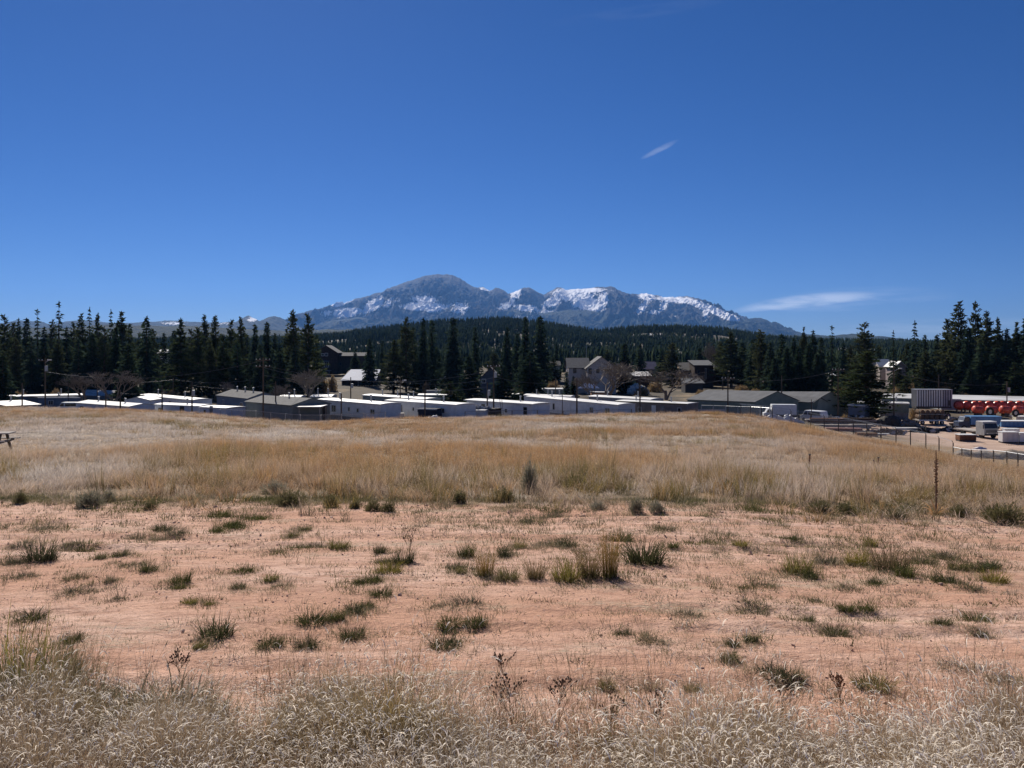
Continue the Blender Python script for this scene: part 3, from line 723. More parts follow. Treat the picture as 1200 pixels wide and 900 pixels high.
# dry bushes on the banks
BUSHM = foliage_mat('dry_bush_leaves', (.26, .17, .09), (.36, .26, .14), (.22, .19, .12), 1.2, .3)
def make_bush(name, seed):
    r = np.random.default_rng(seed); n = 900
    u = r.normal(size=(n, 3)); u[:, 2] = np.abs(u[:, 2]); u /= np.linalg.norm(u, axis=1, keepdims=True)
    lob = .7 + .5 * vnoise(u[:, 0] * 2.5 + seed, u[:, 1] * 2.5 + 8)
    P = u * (lob * r.random(n) ** .4)[:, None]
    V, Fc = tri_cloud(P, u + r.normal(0, .5, (n, 3)) + np.array([0, 0, .4]), .16 + .14 * r.random(n), np.full(n, .05), r)
    root = empty(name)
    link_mesh('foliage', mesh_np('foliage', V, Fc, BUSHM), root)
    mb = MB()
    for i in range(7):
        a = i * .9; mb.tube((0, 0, -.1), (math.cos(a) * .5, math.sin(a) * .5, .6), .03, .012, 4)
    mb.build('stem', TWIG, root)
    return root
BP = [make_bush('bush', 1), make_bush('bush', 2)]
BUSHES = [(24, 462, 8, 3.2, 205, 'tan dry bush above the flat white roof'), (66, 460, 8, 4.0, 205, 'yellow brown dry bush left of the bare trees'), (163, 458, 7, 2.4, 230, 'low tan bush left of the long white roof'), (203, 458, 9, 2.6, 230, 'tan bush above the long white roof'),
          (378, 452, 9, 5.0, 262, 'orange brown bush below the brown gabled house'), (389, 447, 6, 5.5, 270, 'orange brown shrub right of the leafless tree'), (500, 447, 7, 4.5, 250, 'dry tan bush between two dark pines'), (255, 457, 4, 3.2, 222, 'small tan bush behind the blue grey house'),
          (767, 446, 12, 3.5, 270, 'brown brushy bank left of the pale leafless tree'), (752, 452, 9, 3.0, 250, 'brown bush beside the stacked white debris'), (822, 458, 8, 2.2, 240, 'tan bush in front of the dark cabin'), (870, 452, 10, 2.4, 262, 'tan dry bush right of the dark cabin'), (888, 455, 9, 2.0, 255, 'pale dry bush at the foot of the dark cluster'),
          (989, 440, 10, 3.0, 300, 'tan bank bush left of the big yard pine'), (985, 452, 9, 2.6, 255, 'low dry bush under the crossarm pole'), (1052, 452, 10, 3.4, 236, 'olive bush below the white roofed house'), (1066, 447, 8, 5.0, 226, 'pale olive bush beside the rounded pine'), (1107, 450, 8, 5.5, 222, 'pale bush behind the ribbed trailer'), (1128, 458, 9, 3.0, 216, 'dull brown bush right of the ribbed trailer'), (1155, 447, 9, 3.4, 228, 'tan sunlit bush under the right stand'),
          (990, 485, 6, 1.6, 146, 'rust brown bush beside the low blue shed'), (1070, 478, 5, 2.6, 160, 'grey green bush left of the loaded flatbed'), (648, 446, 9, 4.2, 262, 'pinkish brown bush beside the taupe house'), (608, 450, 6, 4.0, 235, 'pale bush between two spruces'), (700, 458, 7, 2.4, 225, 'orange brown bush below the blue tarp roof')]
for i, (px, row, hw, h, Y, lb) in enumerate(BUSHES):
    p = BP[i % 2]
    o = p if i < 2 else copy_tree(p)
    x = X(px, Y); o.location = (x, Y, g1(x, Y) - .1); w = hw / F * Y; o.scale = (w, w * .8, h); o.rotation_euler = (0, 0, i * 1.3)
    tag(o, lb, 'bush')
# ------------------------------------------------------------------ buildings
def add_window(root, x0, x1, y, z0, z1, frame=TRIM, face=-1, pane=GLASS, fw=.07):
    """window in a wall lying along x at depth y (face -1 looks to the camera)"""
    d = .05 * face
    a, b = (y + d, y + .02) if face < 0 else (y - .02, y + d)
    mb = MB()
    mb.box(x0 - fw, x1 + fw, a, b, z0 - fw, z0).box(x0 - fw, x1 + fw, a, b, z1, z1 + fw).box(x0 - fw, x0, a, b, z0, z1).box(x1, x1 + fw, a, b, z0, z1)
    if x1 - x0 > .9: mb.box((x0 + x1) / 2 - .025, (x0 + x1) / 2 + .025, a + .01, b, z0, z1)
    w = mb.build('window', frame, root)
    MB().box(x0, x1, y + d * .4 - .004, y + d * .4 + .004, z0, z1).build('pane', pane, w)
    return w
def add_door(root, x0, x1, y, z0, z1, m=TRIM):
    d = MB().box(x0, x1, y - .06, y + .01, z0, z1).build('door', m, root)
    MB().box(x0 + .06, x0 + .16, y - .10, y - .061, z0 + .95, z0 + 1.05).build('handle', STEEL, d)
def frame2(pl, rl, Yl, pr, rr, Yr):
    """two eave corners seen at photograph pixels -> left point, length, heading, tilt"""
    A = Vector((X(pl, Yl), Yl, Zr(rl, Yl))); B = Vector((X(pr, Yr), Yr, Zr(rr, Yr))); d = B - A
    return A, B, d.length, math.atan2(d.y, d.x), -math.asin(d.z / d.length)

def mobile_home(label, pl, rl, Yl, pr, rr, Yr, h=3.2, depth=4.3, wall=WHITE, roof=WHITEROOF, style='flat', wins=(), doors=(), skirt=True, over=.15, rise=.45, vents=2, cat='mobile home', name='mobile_home', group=None, frame=TRIM, rot_extra=0):
    A, B, L, rz, ry = frame2(pl, rl, Yl, pr, rr, Yr)
    root = empty(name, (A + B) / 2 - Vector((0, 0, h)), 0, label, cat, group)
    root.rotation_euler = (0, ry, rz)
    x0, x1 = -L / 2, L / 2
    sk = .55 if skirt else 0
    if style == 'gable_end':       # ridge runs away from the camera, the gable faces it
        MB().prism_y([(x0, -.6), (x1, -.6), (x1, h), (0, h + rise), (x0, h)], 0, depth).build('wall', wall, root)
        t = .12; mb = MB()
        for s in (-1, 1):
            mb.quadbox([(0, -.3, h + rise + .004), (s * (L / 2 + .3), -.3, h - .3 * rise / (L / 2)), (s * (L / 2 + .3), depth + .3, h - .3 * rise / (L / 2)), (0, depth + .3, h + rise + .004),
                        (0, -.3, h + rise + t), (s * (L / 2 + .3), -.3, h + t - .3 * rise / (L / 2)), (s * (L / 2 + .3), depth + .3, h + t - .3 * rise / (L / 2)), (0, depth + .3, h + rise + t)])
        mb.build('roof', roof, root)
    else:
        e = h
        if style == 'gable':       # ridge along x
            prof = [(0, -.6 if not skirt else sk), (depth, -.6 if not skirt else sk), (depth, e), (depth / 2, e + rise), (0, e)]
            MB().prism_x(prof, x0, x1).build('wall', wall, root)
            t = .10; mb = MB(); k = rise / (depth / 2)
            for s, yc in ((-1, -.3), (1, depth + .3)):
                mb.quadbox([(x0 - over, yc, e - .3 * k + .004), (x1 + over, yc, e - .3 * k + .004), (x1 + over, depth / 2, e + rise + .004), (x0 - over, depth / 2, e + rise + .004),
                            (x0 - over, yc, e - .3 * k + t), (x1 + over, yc, e - .3 * k + t), (x1 + over, depth / 2, e + rise + t), (x0 - over, depth / 2, e + rise + t)])
            rf = mb.build('roof', roof, root)
        else:                      # shallow bowed metal roof
            MB().box(x0, x1, 0, depth, sk if skirt else -.6, e).build('wall', wall, root)
            prof = [(-over, e + .004)] + [(depth * i / 6, e + .08 + rise * .30 * math.sin(math.pi * i / 6)) for i in range(7)] + [(depth + over, e + .004)]
            rf = MB().prism_x(prof, x0 - over, x1 + over).build('roof', roof, root)
            MB().box(x0 - over - .02, x1 + over + .02, -over - .06, -over, e - .1, e + .06).build('fascia', TRIM if wall not in (DARKWOOD, BROWNSIDE) else DARKTRIM, root)
        for i in range(vents):
            vx = x0 + L * (.22 + .5 * i / max(1, vents - 1)) if vents > 1 else x0 + L * .6
            MB().tube((vx, depth * .45, e), (vx, depth * .45, e + rise + .75), .13, .13, 8).tube((vx, depth * .45, e + rise + .72), (vx, depth * .45, e + rise + .9), .2, .2, 8).build('vent_pipe', STEEL, root)
    if skirt: MB().box(x0 + .05, x1 - .05, .05, depth - .05, -.8, sk - .003).build('skirting', SKIRT, root)
    for (u, z, w, hh) in wins:
        xc = x0 + u * L; add_window(root, xc - w / 2, xc + w / 2, 0, z, z + hh, frame)
    for (u, m) in doors:
        xc = x0 + u * L; add_door(root, xc - .45, xc + .45, 0, sk + .1 if skirt else .1, 2.15 + (sk if skirt else 0), m)
        if skirt:
            st = MB()
            for k in range(3): st.box(xc - .6, xc + .6, -.3 * (3 - k), -.3 * (2 - k) - .003, -.5, .18 * (k + 1))
            st.build('steps', OLDWOOD, root)
    return root

# front row of the trailer court, left to right
mobile_home('long low trailer with white roof at the far left, behind the gabled one', 8, 465, 190, 97, 463, 200, 3.0, 5, BLUEGREY, WHITEROOF, wins=((.75, 1.2, 1.2, .9),), rise=.8)
mobile_home('grey trailer with broad sunlit white roof at the far left edge', 6, 476, 139, 46, 474, 146, 2.9, 8, GREYSIDE, WHITEROOF, 'gable', rise=.7, vents=1)
mobile_home('dark blue grey trailer between the far left one and the first leafless tree', 44, 466, 172, 92, 466, 180, 2.9, 4.3, BLUEGREY, METALROOF, wins=((.3, 1.3, 1.0, .9),), vents=1, rise=.3)
mobile_home('grey trailer with long sloping white roof under the leafless trees', 89, 472, 150, 152, 476.5, 141, 2.6, 5.0, PALEBLUE, WHITEROOF, 'gable', rise=.35, wins=((.12, 1.2, 1.2, .8),))
mobile_home('back house with pale shingle roof behind the first leafless tree', 92, 463, 225, 130, 464, 225, 2.6, 8, BROWNSIDE, pmat('pale_shingles', (.62, .60, .57), (.42, .40, .38), 1.0, .9, bump=.3), 'gable', rise=1.3, vents=1, cat='house', name='house', skirt=False)
mobile_home('small blue grey shed with low white gable roof', 148, 469, 163, 175, 469, 163, 2.6, 5, PALEBLUE, WHITEROOF, 'gable_end', rise=.6, doors=((.42, TRIM),), vents=0, cat='shed', name='shed', skirt=False)
mobile_home('long trailer with curving white roof behind the pale grey pair', 163, 463, 192, 226, 469, 172, 2.8, 4.4, PALEBLUE, WHITEROOF, rise=.7, wins=((.6, 1.2, 1, .9), (.85, 1.2, 1, .9)))
mobile_home('light grey trailer with white roof behind a pole, left of its pair', 181, 474, 148, 233, 476, 146, 2.7, 4.2, PALEBLUE, WHITEROOF, rise=.35, wins=((.12, 1.3, .7, .8),), doors=((.62, DARKTRIM), (.8, TRIM)), vents=1)
mobile_home('light grey trailer with short white roof, right of its pair', 234, 477, 142, 265, 478.5, 138, 2.4, 4.2, PALEBLUE, WHITEROOF, rise=.3, doors=((.45, SKIRT),), wins=((.2, 1.2, .6, .7),), vents=0)
mobile_home('dark blue grey house with sloping grey roof', 254, 463, 172, 291, 467, 160, 4.0, 7, BLUEGREY, SHINGLE, 'gable', rise=1.1, wins=((.22, 1.5, .6, 1.6), (.8, 1.5, 1.3, 1.4)), vents=3, cat='house', name='house', skirt=False)
mobile_home('grey green barn like house with wide grey roof', 288, 470.5, 148, 343, 475, 132, 4.0, 7, pmat('grey_green_siding', (.22, .24, .22), (.19, .205, .19), .8, .75, ribs=(2, .25)), SHINGLE, 'gable', rise=1.0, vents=1, cat='house', name='house', skirt=False)
def carport():
    A, B, L, rz, ry = frame2(350, 476.5, 131, 375, 477, 131)
    root = empty('carport', (A + B) / 2 - Vector((0, 0, 2.5)), rz, 'open carport with thin flat white roof and dark inside', 'carport')
    MB().box(-L / 2 - .2, L / 2 + .2, -.3, 5, 2.42, 2.55).build('roof', WHITEROOF, root)
    MB().box(-L / 2, L / 2, 4.6, 4.75, -.5, 2.4).build('back_wall', DARKTRIM, root)
    for x in (-L / 2, L / 2 - .12):
        for y in (0, 4.3): MB().box(x, x + .12, y, y + .12, -.6, 2.415).build('post', OLDWOOD, root)
carport()
mobile_home('small house with white roof behind the barn like house', 327, 465, 178, 351, 465.5, 178, 3.0, 5, BROWNSIDE, WHITEROOF, rise=.8, vents=1, cat='house', name='house', skirt=False)
mobile_home('white roofed trailer behind the leafless tree, left of the windowed white one', 364, 465, 185, 388, 465, 185, 2.8, 6, OLIVE, WHITEROOF, rise=1.0, vents=2)
mobile_home('white trailer with many windows and blue skirting', 373, 468, 152, 446, 474, 136, 3.3, 4.4, WHITE, WHITEROOF, rise=.5, wins=((.05, 1.0, .5, 1.7), (.13, 1.0, .5, 1.7), (.27, 1.2, 1.5, 1.2), (.52, 1.6, .6, .7), (.66, 1.5, .7, .7), (.885, 1.5, 1.3, .8)), doors=((.42, TRIM),))
mobile_home('pale green trailer partly hidden behind the white ones', 425, 463, 182, 498, 468, 165, 3.0, 4.4, OLIVE, WHITEROOF, rise=.5, wins=((.2, 1.2, .8, 1.1), (.35, 1.2, .6, 1.1)), vents=3)
mobile_home('long white trailer with one large window and a dark lean-to', 452, 469, 150, 535, 474.5, 134, 3.3, 4.4, WHITE, WHITEROOF, rise=.4, wins=((.23, 1.3, 1.2, 1.3), (.42, 1.7, .5, .6), (.50, 1.5, .9, .8), (.83, 1.7, .7, .8)), doors=((.74, TRIM),))
mobile_home('dark lean-to shed against the long white trailer', 490, 479, 137, 512, 479.5, 135, 1.9, 1.5, pmat('dark_blue_boards', (.05, .06, .08), (.035, .042, .06), 2, .8, ribs=(0, .3)), DARKROOF, rise=.05, vents=0, cat='shed', name='shed', skirt=False)
mobile_home('low white roofed trailer behind the shrubby dark pine', 490, 463, 190, 523, 463, 190, 2.4, 4.5, OLIVE, WHITEROOF, rise=.6, vents=1)
mobile_home('pale blue trailer with dark roof edge and ladder', 547, 468.5, 152, 624, 473.5, 138, 3.1, 4.3, PALEBLUE, WHITEROOF, rise=.3, over=.4, wins=((.12, 1.8, .5, .5), (.27, 1.2, .9, 1.2), (.53, 1.3, .5, .5), (.62, 1.3, .5, .5), (.90, 1.2, .8, 1.2)), frame=DARKTRIM)
mobile_home('low white utility trailer loaded with junk beside the pale blue trailer', 549, 480.5, 138, 568, 481, 137, 1.5, 2.4, WHITE, WHITEROOF, rise=.05, vents=0, cat='trailer', name='utility_trailer', skirt=False)
mobile_home('small dark fenced shed at the foot of the twin poles', 568, 479, 139, 580, 479.5, 138, 1.8, 2.4, DARKWOOD, DARKROOF, rise=.05, vents=0, cat='shed', name='shed', skirt=False)
mobile_home('longest white trailer in the middle of the court', 617, 464.5, 160, 724, 474.5, 138, 3.3, 4.3, WHITE, WHITEROOF, rise=.5, wins=((.12, 1.5, .5, 1.0), (.33, 1.2, .6, 1.2), (.74, 1.4, .9, 1.0), (.90, 1.1, 1.2, 1.4)), doors=((.5, TRIM),))
mobile_home('white roofed trailer just behind the longest white one', 614, 463, 190, 668, 465, 186, 2.6, 4.3, WHITE, WHITEROOF, rise=.5, vents=3)
mobile_home('white roofed trailer behind the brown grey one', 690, 464.5, 182, 762, 468.5, 168, 2.7, 4.6, GREYSIDE, WHITEROOF, rise=.7, vents=2, wins=((.2, 1.2, .8, .9),))
mobile_home('brown grey trailer with pale door right of the longest white one', 722, 470, 150, 805, 473.5, 140, 3.2, 4.3, BROWNSIDE, WHITEROOF, rise=.25, wins=((.08, 1.2, .9, 1.1), (.35, 1.5, .6, .7), (.90, 1.4, .6, 1.0)), doors=((.55, TRIM), (.67, SKIRT)))
mobile_home('small white shed roof showing behind two dark spruces', 598, 462, 215, 608, 462, 215, 2.2, 4, WHITE, WHITEROOF, rise=.4, vents=0, cat='shed', name='shed', skirt=False)
mobile_home('low house with white snow dusted roof left of the taupe house', 636, 456, 232, 664, 456, 232, 2.4, 5, OLIVE, WHITEROOF, rise=.5, vents=0, cat='house', name='house', skirt=False)
mobile_home('grey shed roof right of the pale green trailer', 500, 458, 225, 518, 458, 225, 2.6, 4, GREYSIDE, METALROOF, rise=.3, vents=0, cat='shed', name='shed', skirt=False)
mobile_home('long low building with dark green wall and grey roof', 806, 468, 172, 886, 471, 152, 4.2, 11, GREENGREY, METALROOF, 'gable', rise=1.9, vents=0, cat='building', name='storage_building', skirt=False)
mobile_home('second green storage building with paler roof behind the box truck', 876, 469.5, 176, 953, 471, 158, 4.0, 10, OLIVE, METALROOF, 'gable', rise=1.9, vents=0, cat='building', name='storage_building', skirt=False)
mobile_home('dark gabled end building right of the white van', 953, 471.5, 158, 968, 471, 160, 3.6, 8, GREENGREY, METALROOF, 'gable_end', rise=.9, vents=0, cat='building', name='storage_building', skirt=False)
mobile_home('dark blue shed between the gabled end building and the rust bush', 968, 470, 166, 991, 471, 166, 3.2, 5, BLUEGREY, DARKROOF, rise=.2, vents=0, cat='shed', name='shed', skirt=False)
mobile_home('low blue shed with thin pale roof left of the yard pine', 994, 474.5, 156, 1013, 475.5, 154, 2.5, 3.5, BLUEGREY, WHITEROOF, rise=.15, vents=0, cat='shed', name='shed', skirt=False)
mobile_home('small white trailer seen behind the yard pine trunk', 1014, 469, 172, 1031, 469, 172, 2.0, 4, WHITE, WHITEROOF, rise=.2, vents=0, wins=((.5, .9, 1, .6),))
mobile_home('grey green trailer with curved white roof left of the ribbed trailer', 1031, 472, 166, 1065, 473, 164, 2.5, 4.3, GREENGREY, WHITEROOF, rise=.4, wins=((.35, 1.3, .6, .6),), vents=1)
mobile_home('long white roofed building running behind the yard', 1033, 466, 200, 1260, 472, 178, 3.6, 8, OLIVE, WHITEROOF, 'gable', rise=.9, vents=0, cat='building', name='long_building', skirt=False, wins=((.5, 1.6, 1.2, .7), (.72, 1.6, 2.0, .9)))
mobile_home('low grey building with pale roof edge behind the red drums', 1103, 467.5, 183, 1125, 468, 183, 2.0, 5, GREYSIDE, WHITEROOF, rise=.2, vents=0, cat='building', name='low_building', skirt=False)

# houses on the slope behind
def slope_house(label, pl, pr, row_e, Y, h, depth, wall, roof, rise, ridge='x', wins=(), extra=None, cat='house', doors=(), yaw=0, name='house'):
    A = Vector((X(pl, Y), Y, Zr(row_e, Y))); B = Vector((X(pr, Y), Y, Zr(row_e, Y))); L = (B - A).length
    root = empty(name, (A + B) / 2 - Vector((0, 0, h)), yaw, label, cat)
    x0, x1 = -L / 2, L / 2; base = -3.0; t = .18
    if ridge == 'y':
        MB().prism_y([(x0, base), (x1, base), (x1, h), (0, h + rise), (x0, h)], 0, depth).build('wall', wall, root)
        mb = MB(); k = rise / (L / 2)
        for s in (-1, 1):
            mb.quadbox([(0, -.6, h + rise + .004), (s * (L / 2 + .6), -.6, h - .6 * k + .004), (s * (L / 2 + .6), depth + .6, h - .6 * k + .004), (0, depth + .6, h + rise + .004),
                        (0, -.6, h + rise + t), (s * (L / 2 + .6), -.6, h - .6 * k + t), (s * (L / 2 + .6), depth + .6, h - .6 * k + t), (0, depth + .6, h + rise + t)])
        mb.build('roof', roof, root)
    elif ridge == 'x':
        MB().prism_x([(0, base), (depth, base), (depth, h), (depth / 2, h + rise), (0, h)], x0, x1).build('wall', wall, root)
        mb = MB(); k = rise / (depth / 2)
        for yc in (-.6, depth + .6):
            mb.quadbox([(x0 - .5, yc, h - .6 * k + .004), (x1 + .5, yc, h - .6 * k + .004), (x1 + .5, depth / 2, h + rise + .004), (x0 - .5, depth / 2, h + rise + .004),
                        (x0 - .5, yc, h - .6 * k + t), (x1 + .5, yc, h - .6 * k + t), (x1 + .5, depth / 2, h + rise + t), (x0 - .5, depth / 2, h + rise + t)])
        mb.build('roof', roof, root)
    else:   # shed roof rising away from the camera
        MB().prism_x([(0, base), (depth, base), (depth, h + rise), (0, h)], x0, x1).build('wall', wall, root)
        k = rise / depth
        MB().quadbox([(x0 - .5, -.8, h - .8 * k + .004), (x1 + .5, -.8, h - .8 * k + .004), (x1 + .5, depth + .5, h + rise + .5 * k + .004), (x0 - .5, depth + .5, h + rise + .5 * k + .004),
                      (x0 - .5, -.8, h - .8 * k + t), (x1 + .5, -.8, h - .8 * k + t), (x1 + .5, depth + .5, h + rise + .5 * k + t), (x0 - .5, depth + .5, h + rise + .5 * k + t)]).build('roof', roof, root)
    for (px0, px1, r0, r1, *fm) in wins:      # windows given where they are seen on the front wall
        c = (pl + pr) / 2; a, b = X(px0, Y) - X(c, Y), X(px1, Y) - X(c, Y)
        zt, zb = Zr(r0, Y) - root.location.z, Zr(r1, Y) - root.location.z
        add_window(root, a, b, 0, zb, zt, fm[0] if fm else TRIM, fw=.14, pane=fm[1] if len(fm) > 1 else GLASS)
    for (px0, px1, r0, r1) in doors:
        c = (pl + pr) / 2; add_door(root, X(px0, Y) - X(c, Y), X(px1, Y) - X(c, Y), 0, Zr(r1, Y) - root.location.z, Zr(r0, Y) - root.location.z)
    if extra: extra(root, x0, x1, h, depth)
    return root
SKYGLASS = pmat('bright_window_glass', (.80, .80, .76), (.72, .72, .69), 1, .15)
def lodge_bits(root, x0, x1, h, depth):
    MB().box(x0 - .5, x1 - 3, -3.2, -.003, -1.0, -.7).build('deck', OLDWOOD, root)
    for i in range(4): MB().box(x0 - .4 + i * 2.8, x0 - .2 + i * 2.8, -3.1, -2.9, -5, -1.005).build('deck_post', OLDWOOD, root)
    MB().prism_x([(-1.5, 3.6), (-.003, 4.2), (-.003, 4.35), (-1.5, 3.75)], x0, x1 - 4).build('porch_roof', SHINGLE, root)
slope_house('brown gabled house with bright windows on the slope', 369, 395, 413, 400, 8.5, 12, DARKWOOD, SHINGLE, 3.6, 'y', ((377, 379.6, 414.5, 417), (381, 384, 414, 417), (372.5, 374.5, 423, 428), (377.5, 379.5, 423, 430), (380.5, 385, 423.5, 430)), lodge_bits)
slope_house('long dark brown wing with grey roof right of the gabled house', 396, 428, 417, 405, 6.5, 10, DARKWOOD, SHINGLE, 1.6, 'x', ((391, 394, 427, 429, DARKTRIM), (398, 400, 425, 428, DARKTRIM), (417, 421, 426, 429, DARKTRIM)))
def blue_roof():
    Y = 300
    root = empty('pale_blue_roofed_barn', (X(420, Y), Y, Zr(449, Y)), R(-4), 'long dark barn under a pale blue metal roof below the brown houses', 'barn')
    L = X(440, Y) - X(400, Y)
    MB().prism_x([(0, -2), (9, -2), (9, 4.6), (0, 1.0)], -L / 2, L / 2).build('wall', DARKWOOD, root)
    MB().quadbox([(-L / 2 - .4, -.5, .9), (L / 2 + .4, -.5, .9), (L / 2 - .2, 9.4, 4.9), (-L / 2 + 1.0, 9.4, 4.9), (-L / 2 - .4, -.5, 1.1), (L / 2 + .4, -.5, 1.1), (L / 2 - .2, 9.4, 5.1), (-L / 2 + 1.0, 9.4, 5.1)]).build('roof', BLUEROOF, root)
    MB().box(L * .32, L * .36, 4, 4.5, 3, 3.8).build('chimney', DARKTRIM, root)
    for x in (-L / 2 + .3, 0, L / 2 - .5): MB().box(x, x + .2, -.7, -.52, -2, .85).build('post', OLDWOOD, root)
blue_roof()
slope_house('dim slate cabin with steep gable roof behind pale spruce', 562, 588, 444, 240, 3.4, 9, pmat('dim_slate_siding', (.09, .11, .14), (.07, .085, .11), .8, .8), DARKROOF, 3.4, 'y', ((565, 569, 444.5, 448.5),), None)
slope_house('large taupe house with long grey roof, its left wing', 666, 690, 430.5, 262, 9.0, 11, TAUPE, SHINGLE, 3.0, 'x', ((672, 675, 432, 437, DARKTRIM), (682, 684.5, 430.8, 432.5, DARKTRIM)))
slope_house('gabled front of the taupe house behind a leafless tree', 688, 722, 431, 257, 9.0, 12, TAUPE, SHINGLE, 3.6, 'y', ((690, 693, 432, 438, DARKTRIM), (699, 702, 433, 437, DARKTRIM), (710, 712.5, 433, 437, DARKTRIM), (682 + 7, 691, 444, 449, DARKTRIM)))
def tarp_shelter():
    Y = 240; z = Zr(455, Y); root = empty('tarp_shelter', (X(690, Y), Y, z - 2.6), 0, 'open shelter with peaked blue tarp roof below the taupe house', 'shelter')
    w = X(703, Y) - X(690, Y)
    MB().sheet([(-w, 0, 2.6), (w, 0, 2.6), (w * .45, 2.5, 4.1), (-w * .3, 2.5, 4.1)]).sheet([(-w, 5, 2.6), (w, 5, 2.6), (w * .45, 2.5, 4.1), (-w * .3, 2.5, 4.1)]).build('tarp_roof', TARPBLUE, root)
    for x in (-w, w):
        for y in (0, 5): MB().tube((x * .97, y, -1), (x * .97, y, 2.6), .06).build('post', OLDWOOD, root)
tarp_shelter()
mobile_home('small brown deck with white topped roof under the blue tarp', 693, 459.5, 222, 716, 460, 222, 2.2, 3, pmat('orange_wood', (.40, .23, .14), (.30, .17, .10), 2, .8, ribs=(0, .25)), WHITEROOF, rise=.1, vents=0, cat='shed', name='shed', skirt=False)
slope_house('house with pinkish roof on the slope', 755, 783, 432, 345, 3.0, 8, BROWNSIDE, PINKROOF, 2.9, 'x', ((762, 765, 433, 436),))
slope_house('low house with flat white roof below the pink roofed one', 739, 762, 440.5, 300, 2.6, 7, DARKWOOD, WHITEROOF, 1.2, 'shed', ())
slope_house('dark brown cabin with pale metal roof edge', 814, 836, 428, 290, 7.5, 9, DARKWOOD, METALROOF, 1.5, 'shed', ((818, 820, 434, 440, DARKTRIM), (826.5, 827.5, 432, 444, OLDWOOD)))
slope_house('tan cabin wing with sloping grey roof left of the dark cabin', 799, 814, 434, 297, 4.6, 8, pmat('tan_boards', (.42, .30, .19), (.34, .24, .15), 1, .8, ribs=(2, .3)), DARKROOF, 2.6, 'shed', ((807, 809, 437, 441, DARKTRIM),))
slope_house('dark open shed with light sloping roof under the dark cabin', 803, 824, 449, 262, 3.6, 6, DARKTRIM, METALROOF, 1.3, 'shed', ())
slope_house('dark gabled house half hidden right of the dark cabin', 836, 852, 436, 300, 5.0, 8, DARKWOOD, DARKROOF, 3.2, 'y', ((839, 841, 438, 441, DARKTRIM),))
slope_house('house with bright white roof among trees on the right', 1031, 1049, 429, 290, 3.0, 7, TAUPE, WHITEROOF, 2.4, 'x', ())
slope_house('pale house with white gable right of the bright roof', 1049, 1061, 429, 275, 5.0, 7, pmat('pink_tan_siding', (.46, .38, .36), (.38, .31, .29), 1, .8), WHITEROOF, 1.6, 'y', ((1053, 1055, 431, 434, DARKTRIM),))
slope_house('tiny white building on the far left slope', 186, 195, 413.5, 330, 3.0, 6, WHITE, WHITEROOF, 1.4, 'x', ())
slope_house('small dark house roof seen between spruces right of the slate cabin', 600, 616, 431, 320, 3.5, 7, DARKWOOD, SHINGLE, 2.0, 'x', ())
slope_house('dark olive house roof left of the taupe house', 640, 656, 428, 335, 4.0, 8, OLIVE, DARKROOF, 1.6, 'x', ())
slope_house('tan house on the right bank behind the crossarm pole', 975, 992, 440, 330, 2.6, 6, BROWNSIDE, WHITEROOF, .8, 'x', ())

# ------------------------------------------------------------------ vehicles
def wheel(root, x, y, r=.42, w=.26):
    t = MB().tube((x, y - w / 2, r), (x, y + w / 2, r), r, r, 18).build('wheel', BLACKRUB, root)
    MB().tube((x, y - w / 2 - .02, r), (x, y + w / 2 + .02, r), r * .5, r * .5, 12).build('rim', STEEL, t)
def on_ground(px, Y): return Vector((X(px, Y), Y, g1(X(px, Y), Y)))
def box_truck(label, pxc, Y, rz):
    p = on_ground(pxc, Y); root = empty('box_truck', p, rz, label, 'truck'); root.scale = (.76, .76, .76)
    MB().box(-2.6, 3.0, -1.2, 1.2, .95, 3.45).build('cargo_box', TRUCKWHITE, root, bevel=.04)
    MB().box(-2.55, 2.95, -1.21, -1.202, 1.05, 1.15).build('side_rail', STEEL, root)
    MB().prism_y([(-4.5, .6), (-2.75, .6), (-2.75, 2.35), (-3.6, 2.35), (-3.95, 1.55), (-4.5, 1.4)], -1.05, 1.05).build('cab', TRUCKWHITE, root, bevel=.05)
    MB().prism_y([(-3.88, 1.58), (-2.95, 1.58), (-2.95, 2.2), (-3.58, 2.2)], -1.075, -1.052).build('side_window', GLASS, root)
    MB().box(-4.4, 2.9, -.5, .5, .5, .93).build('chassis', DARKTRIM, root)
    for x in (-3.7, 1.8):
        for y in (-.95, .95): wheel(root, x, y)
    MB().box(3.0, 3.04, -1.1, 1.1, 1.0, 3.3).build('rear_door', STEEL, root)
box_truck('white box truck parked before the green storage buildings', 917, 141, R(-8))
def van(label, pxc, Y, rz, m=TRUCKWHITE, name='van'):
    p = on_ground(pxc, Y); root = empty(name, p, rz, label, 'van')
    MB().prism_y([(-2.3, .45), (2.2, .45), (2.3, 1.2), (2.1, 1.95), (1.9, 2.05), (-1.3, 2.05), (-1.75, 1.25), (-2.3, 1.1)], -.92, .92).build('body', m, root, bevel=.06)
    MB().prism_y([(-1.62, 1.28), (-.75, 1.28), (-.75, 1.85), (-1.28, 1.85)], -.945, -.925).build('side_window', GLASS, root)
    MB().prism_y([(-.55, 1.28), (1.95, 1.28), (1.8, 1.85), (-.55, 1.85)], -.945, -.925).build('side_window', GLASS, root)
    for x in (-1.5, 1.4):
        for y in (-.82, .82): wheel(root, x, y, .34, .22)
    MB().box(-2.38, -2.3, -.8, .8, .5, .7).build('bumper', STEEL, root)
    return root
van('white van parked before the dark gabled building', 954, 140, R(-58))
van('white van roof showing above the far left grass edge', 82, 158, R(4)).location.z -= .35
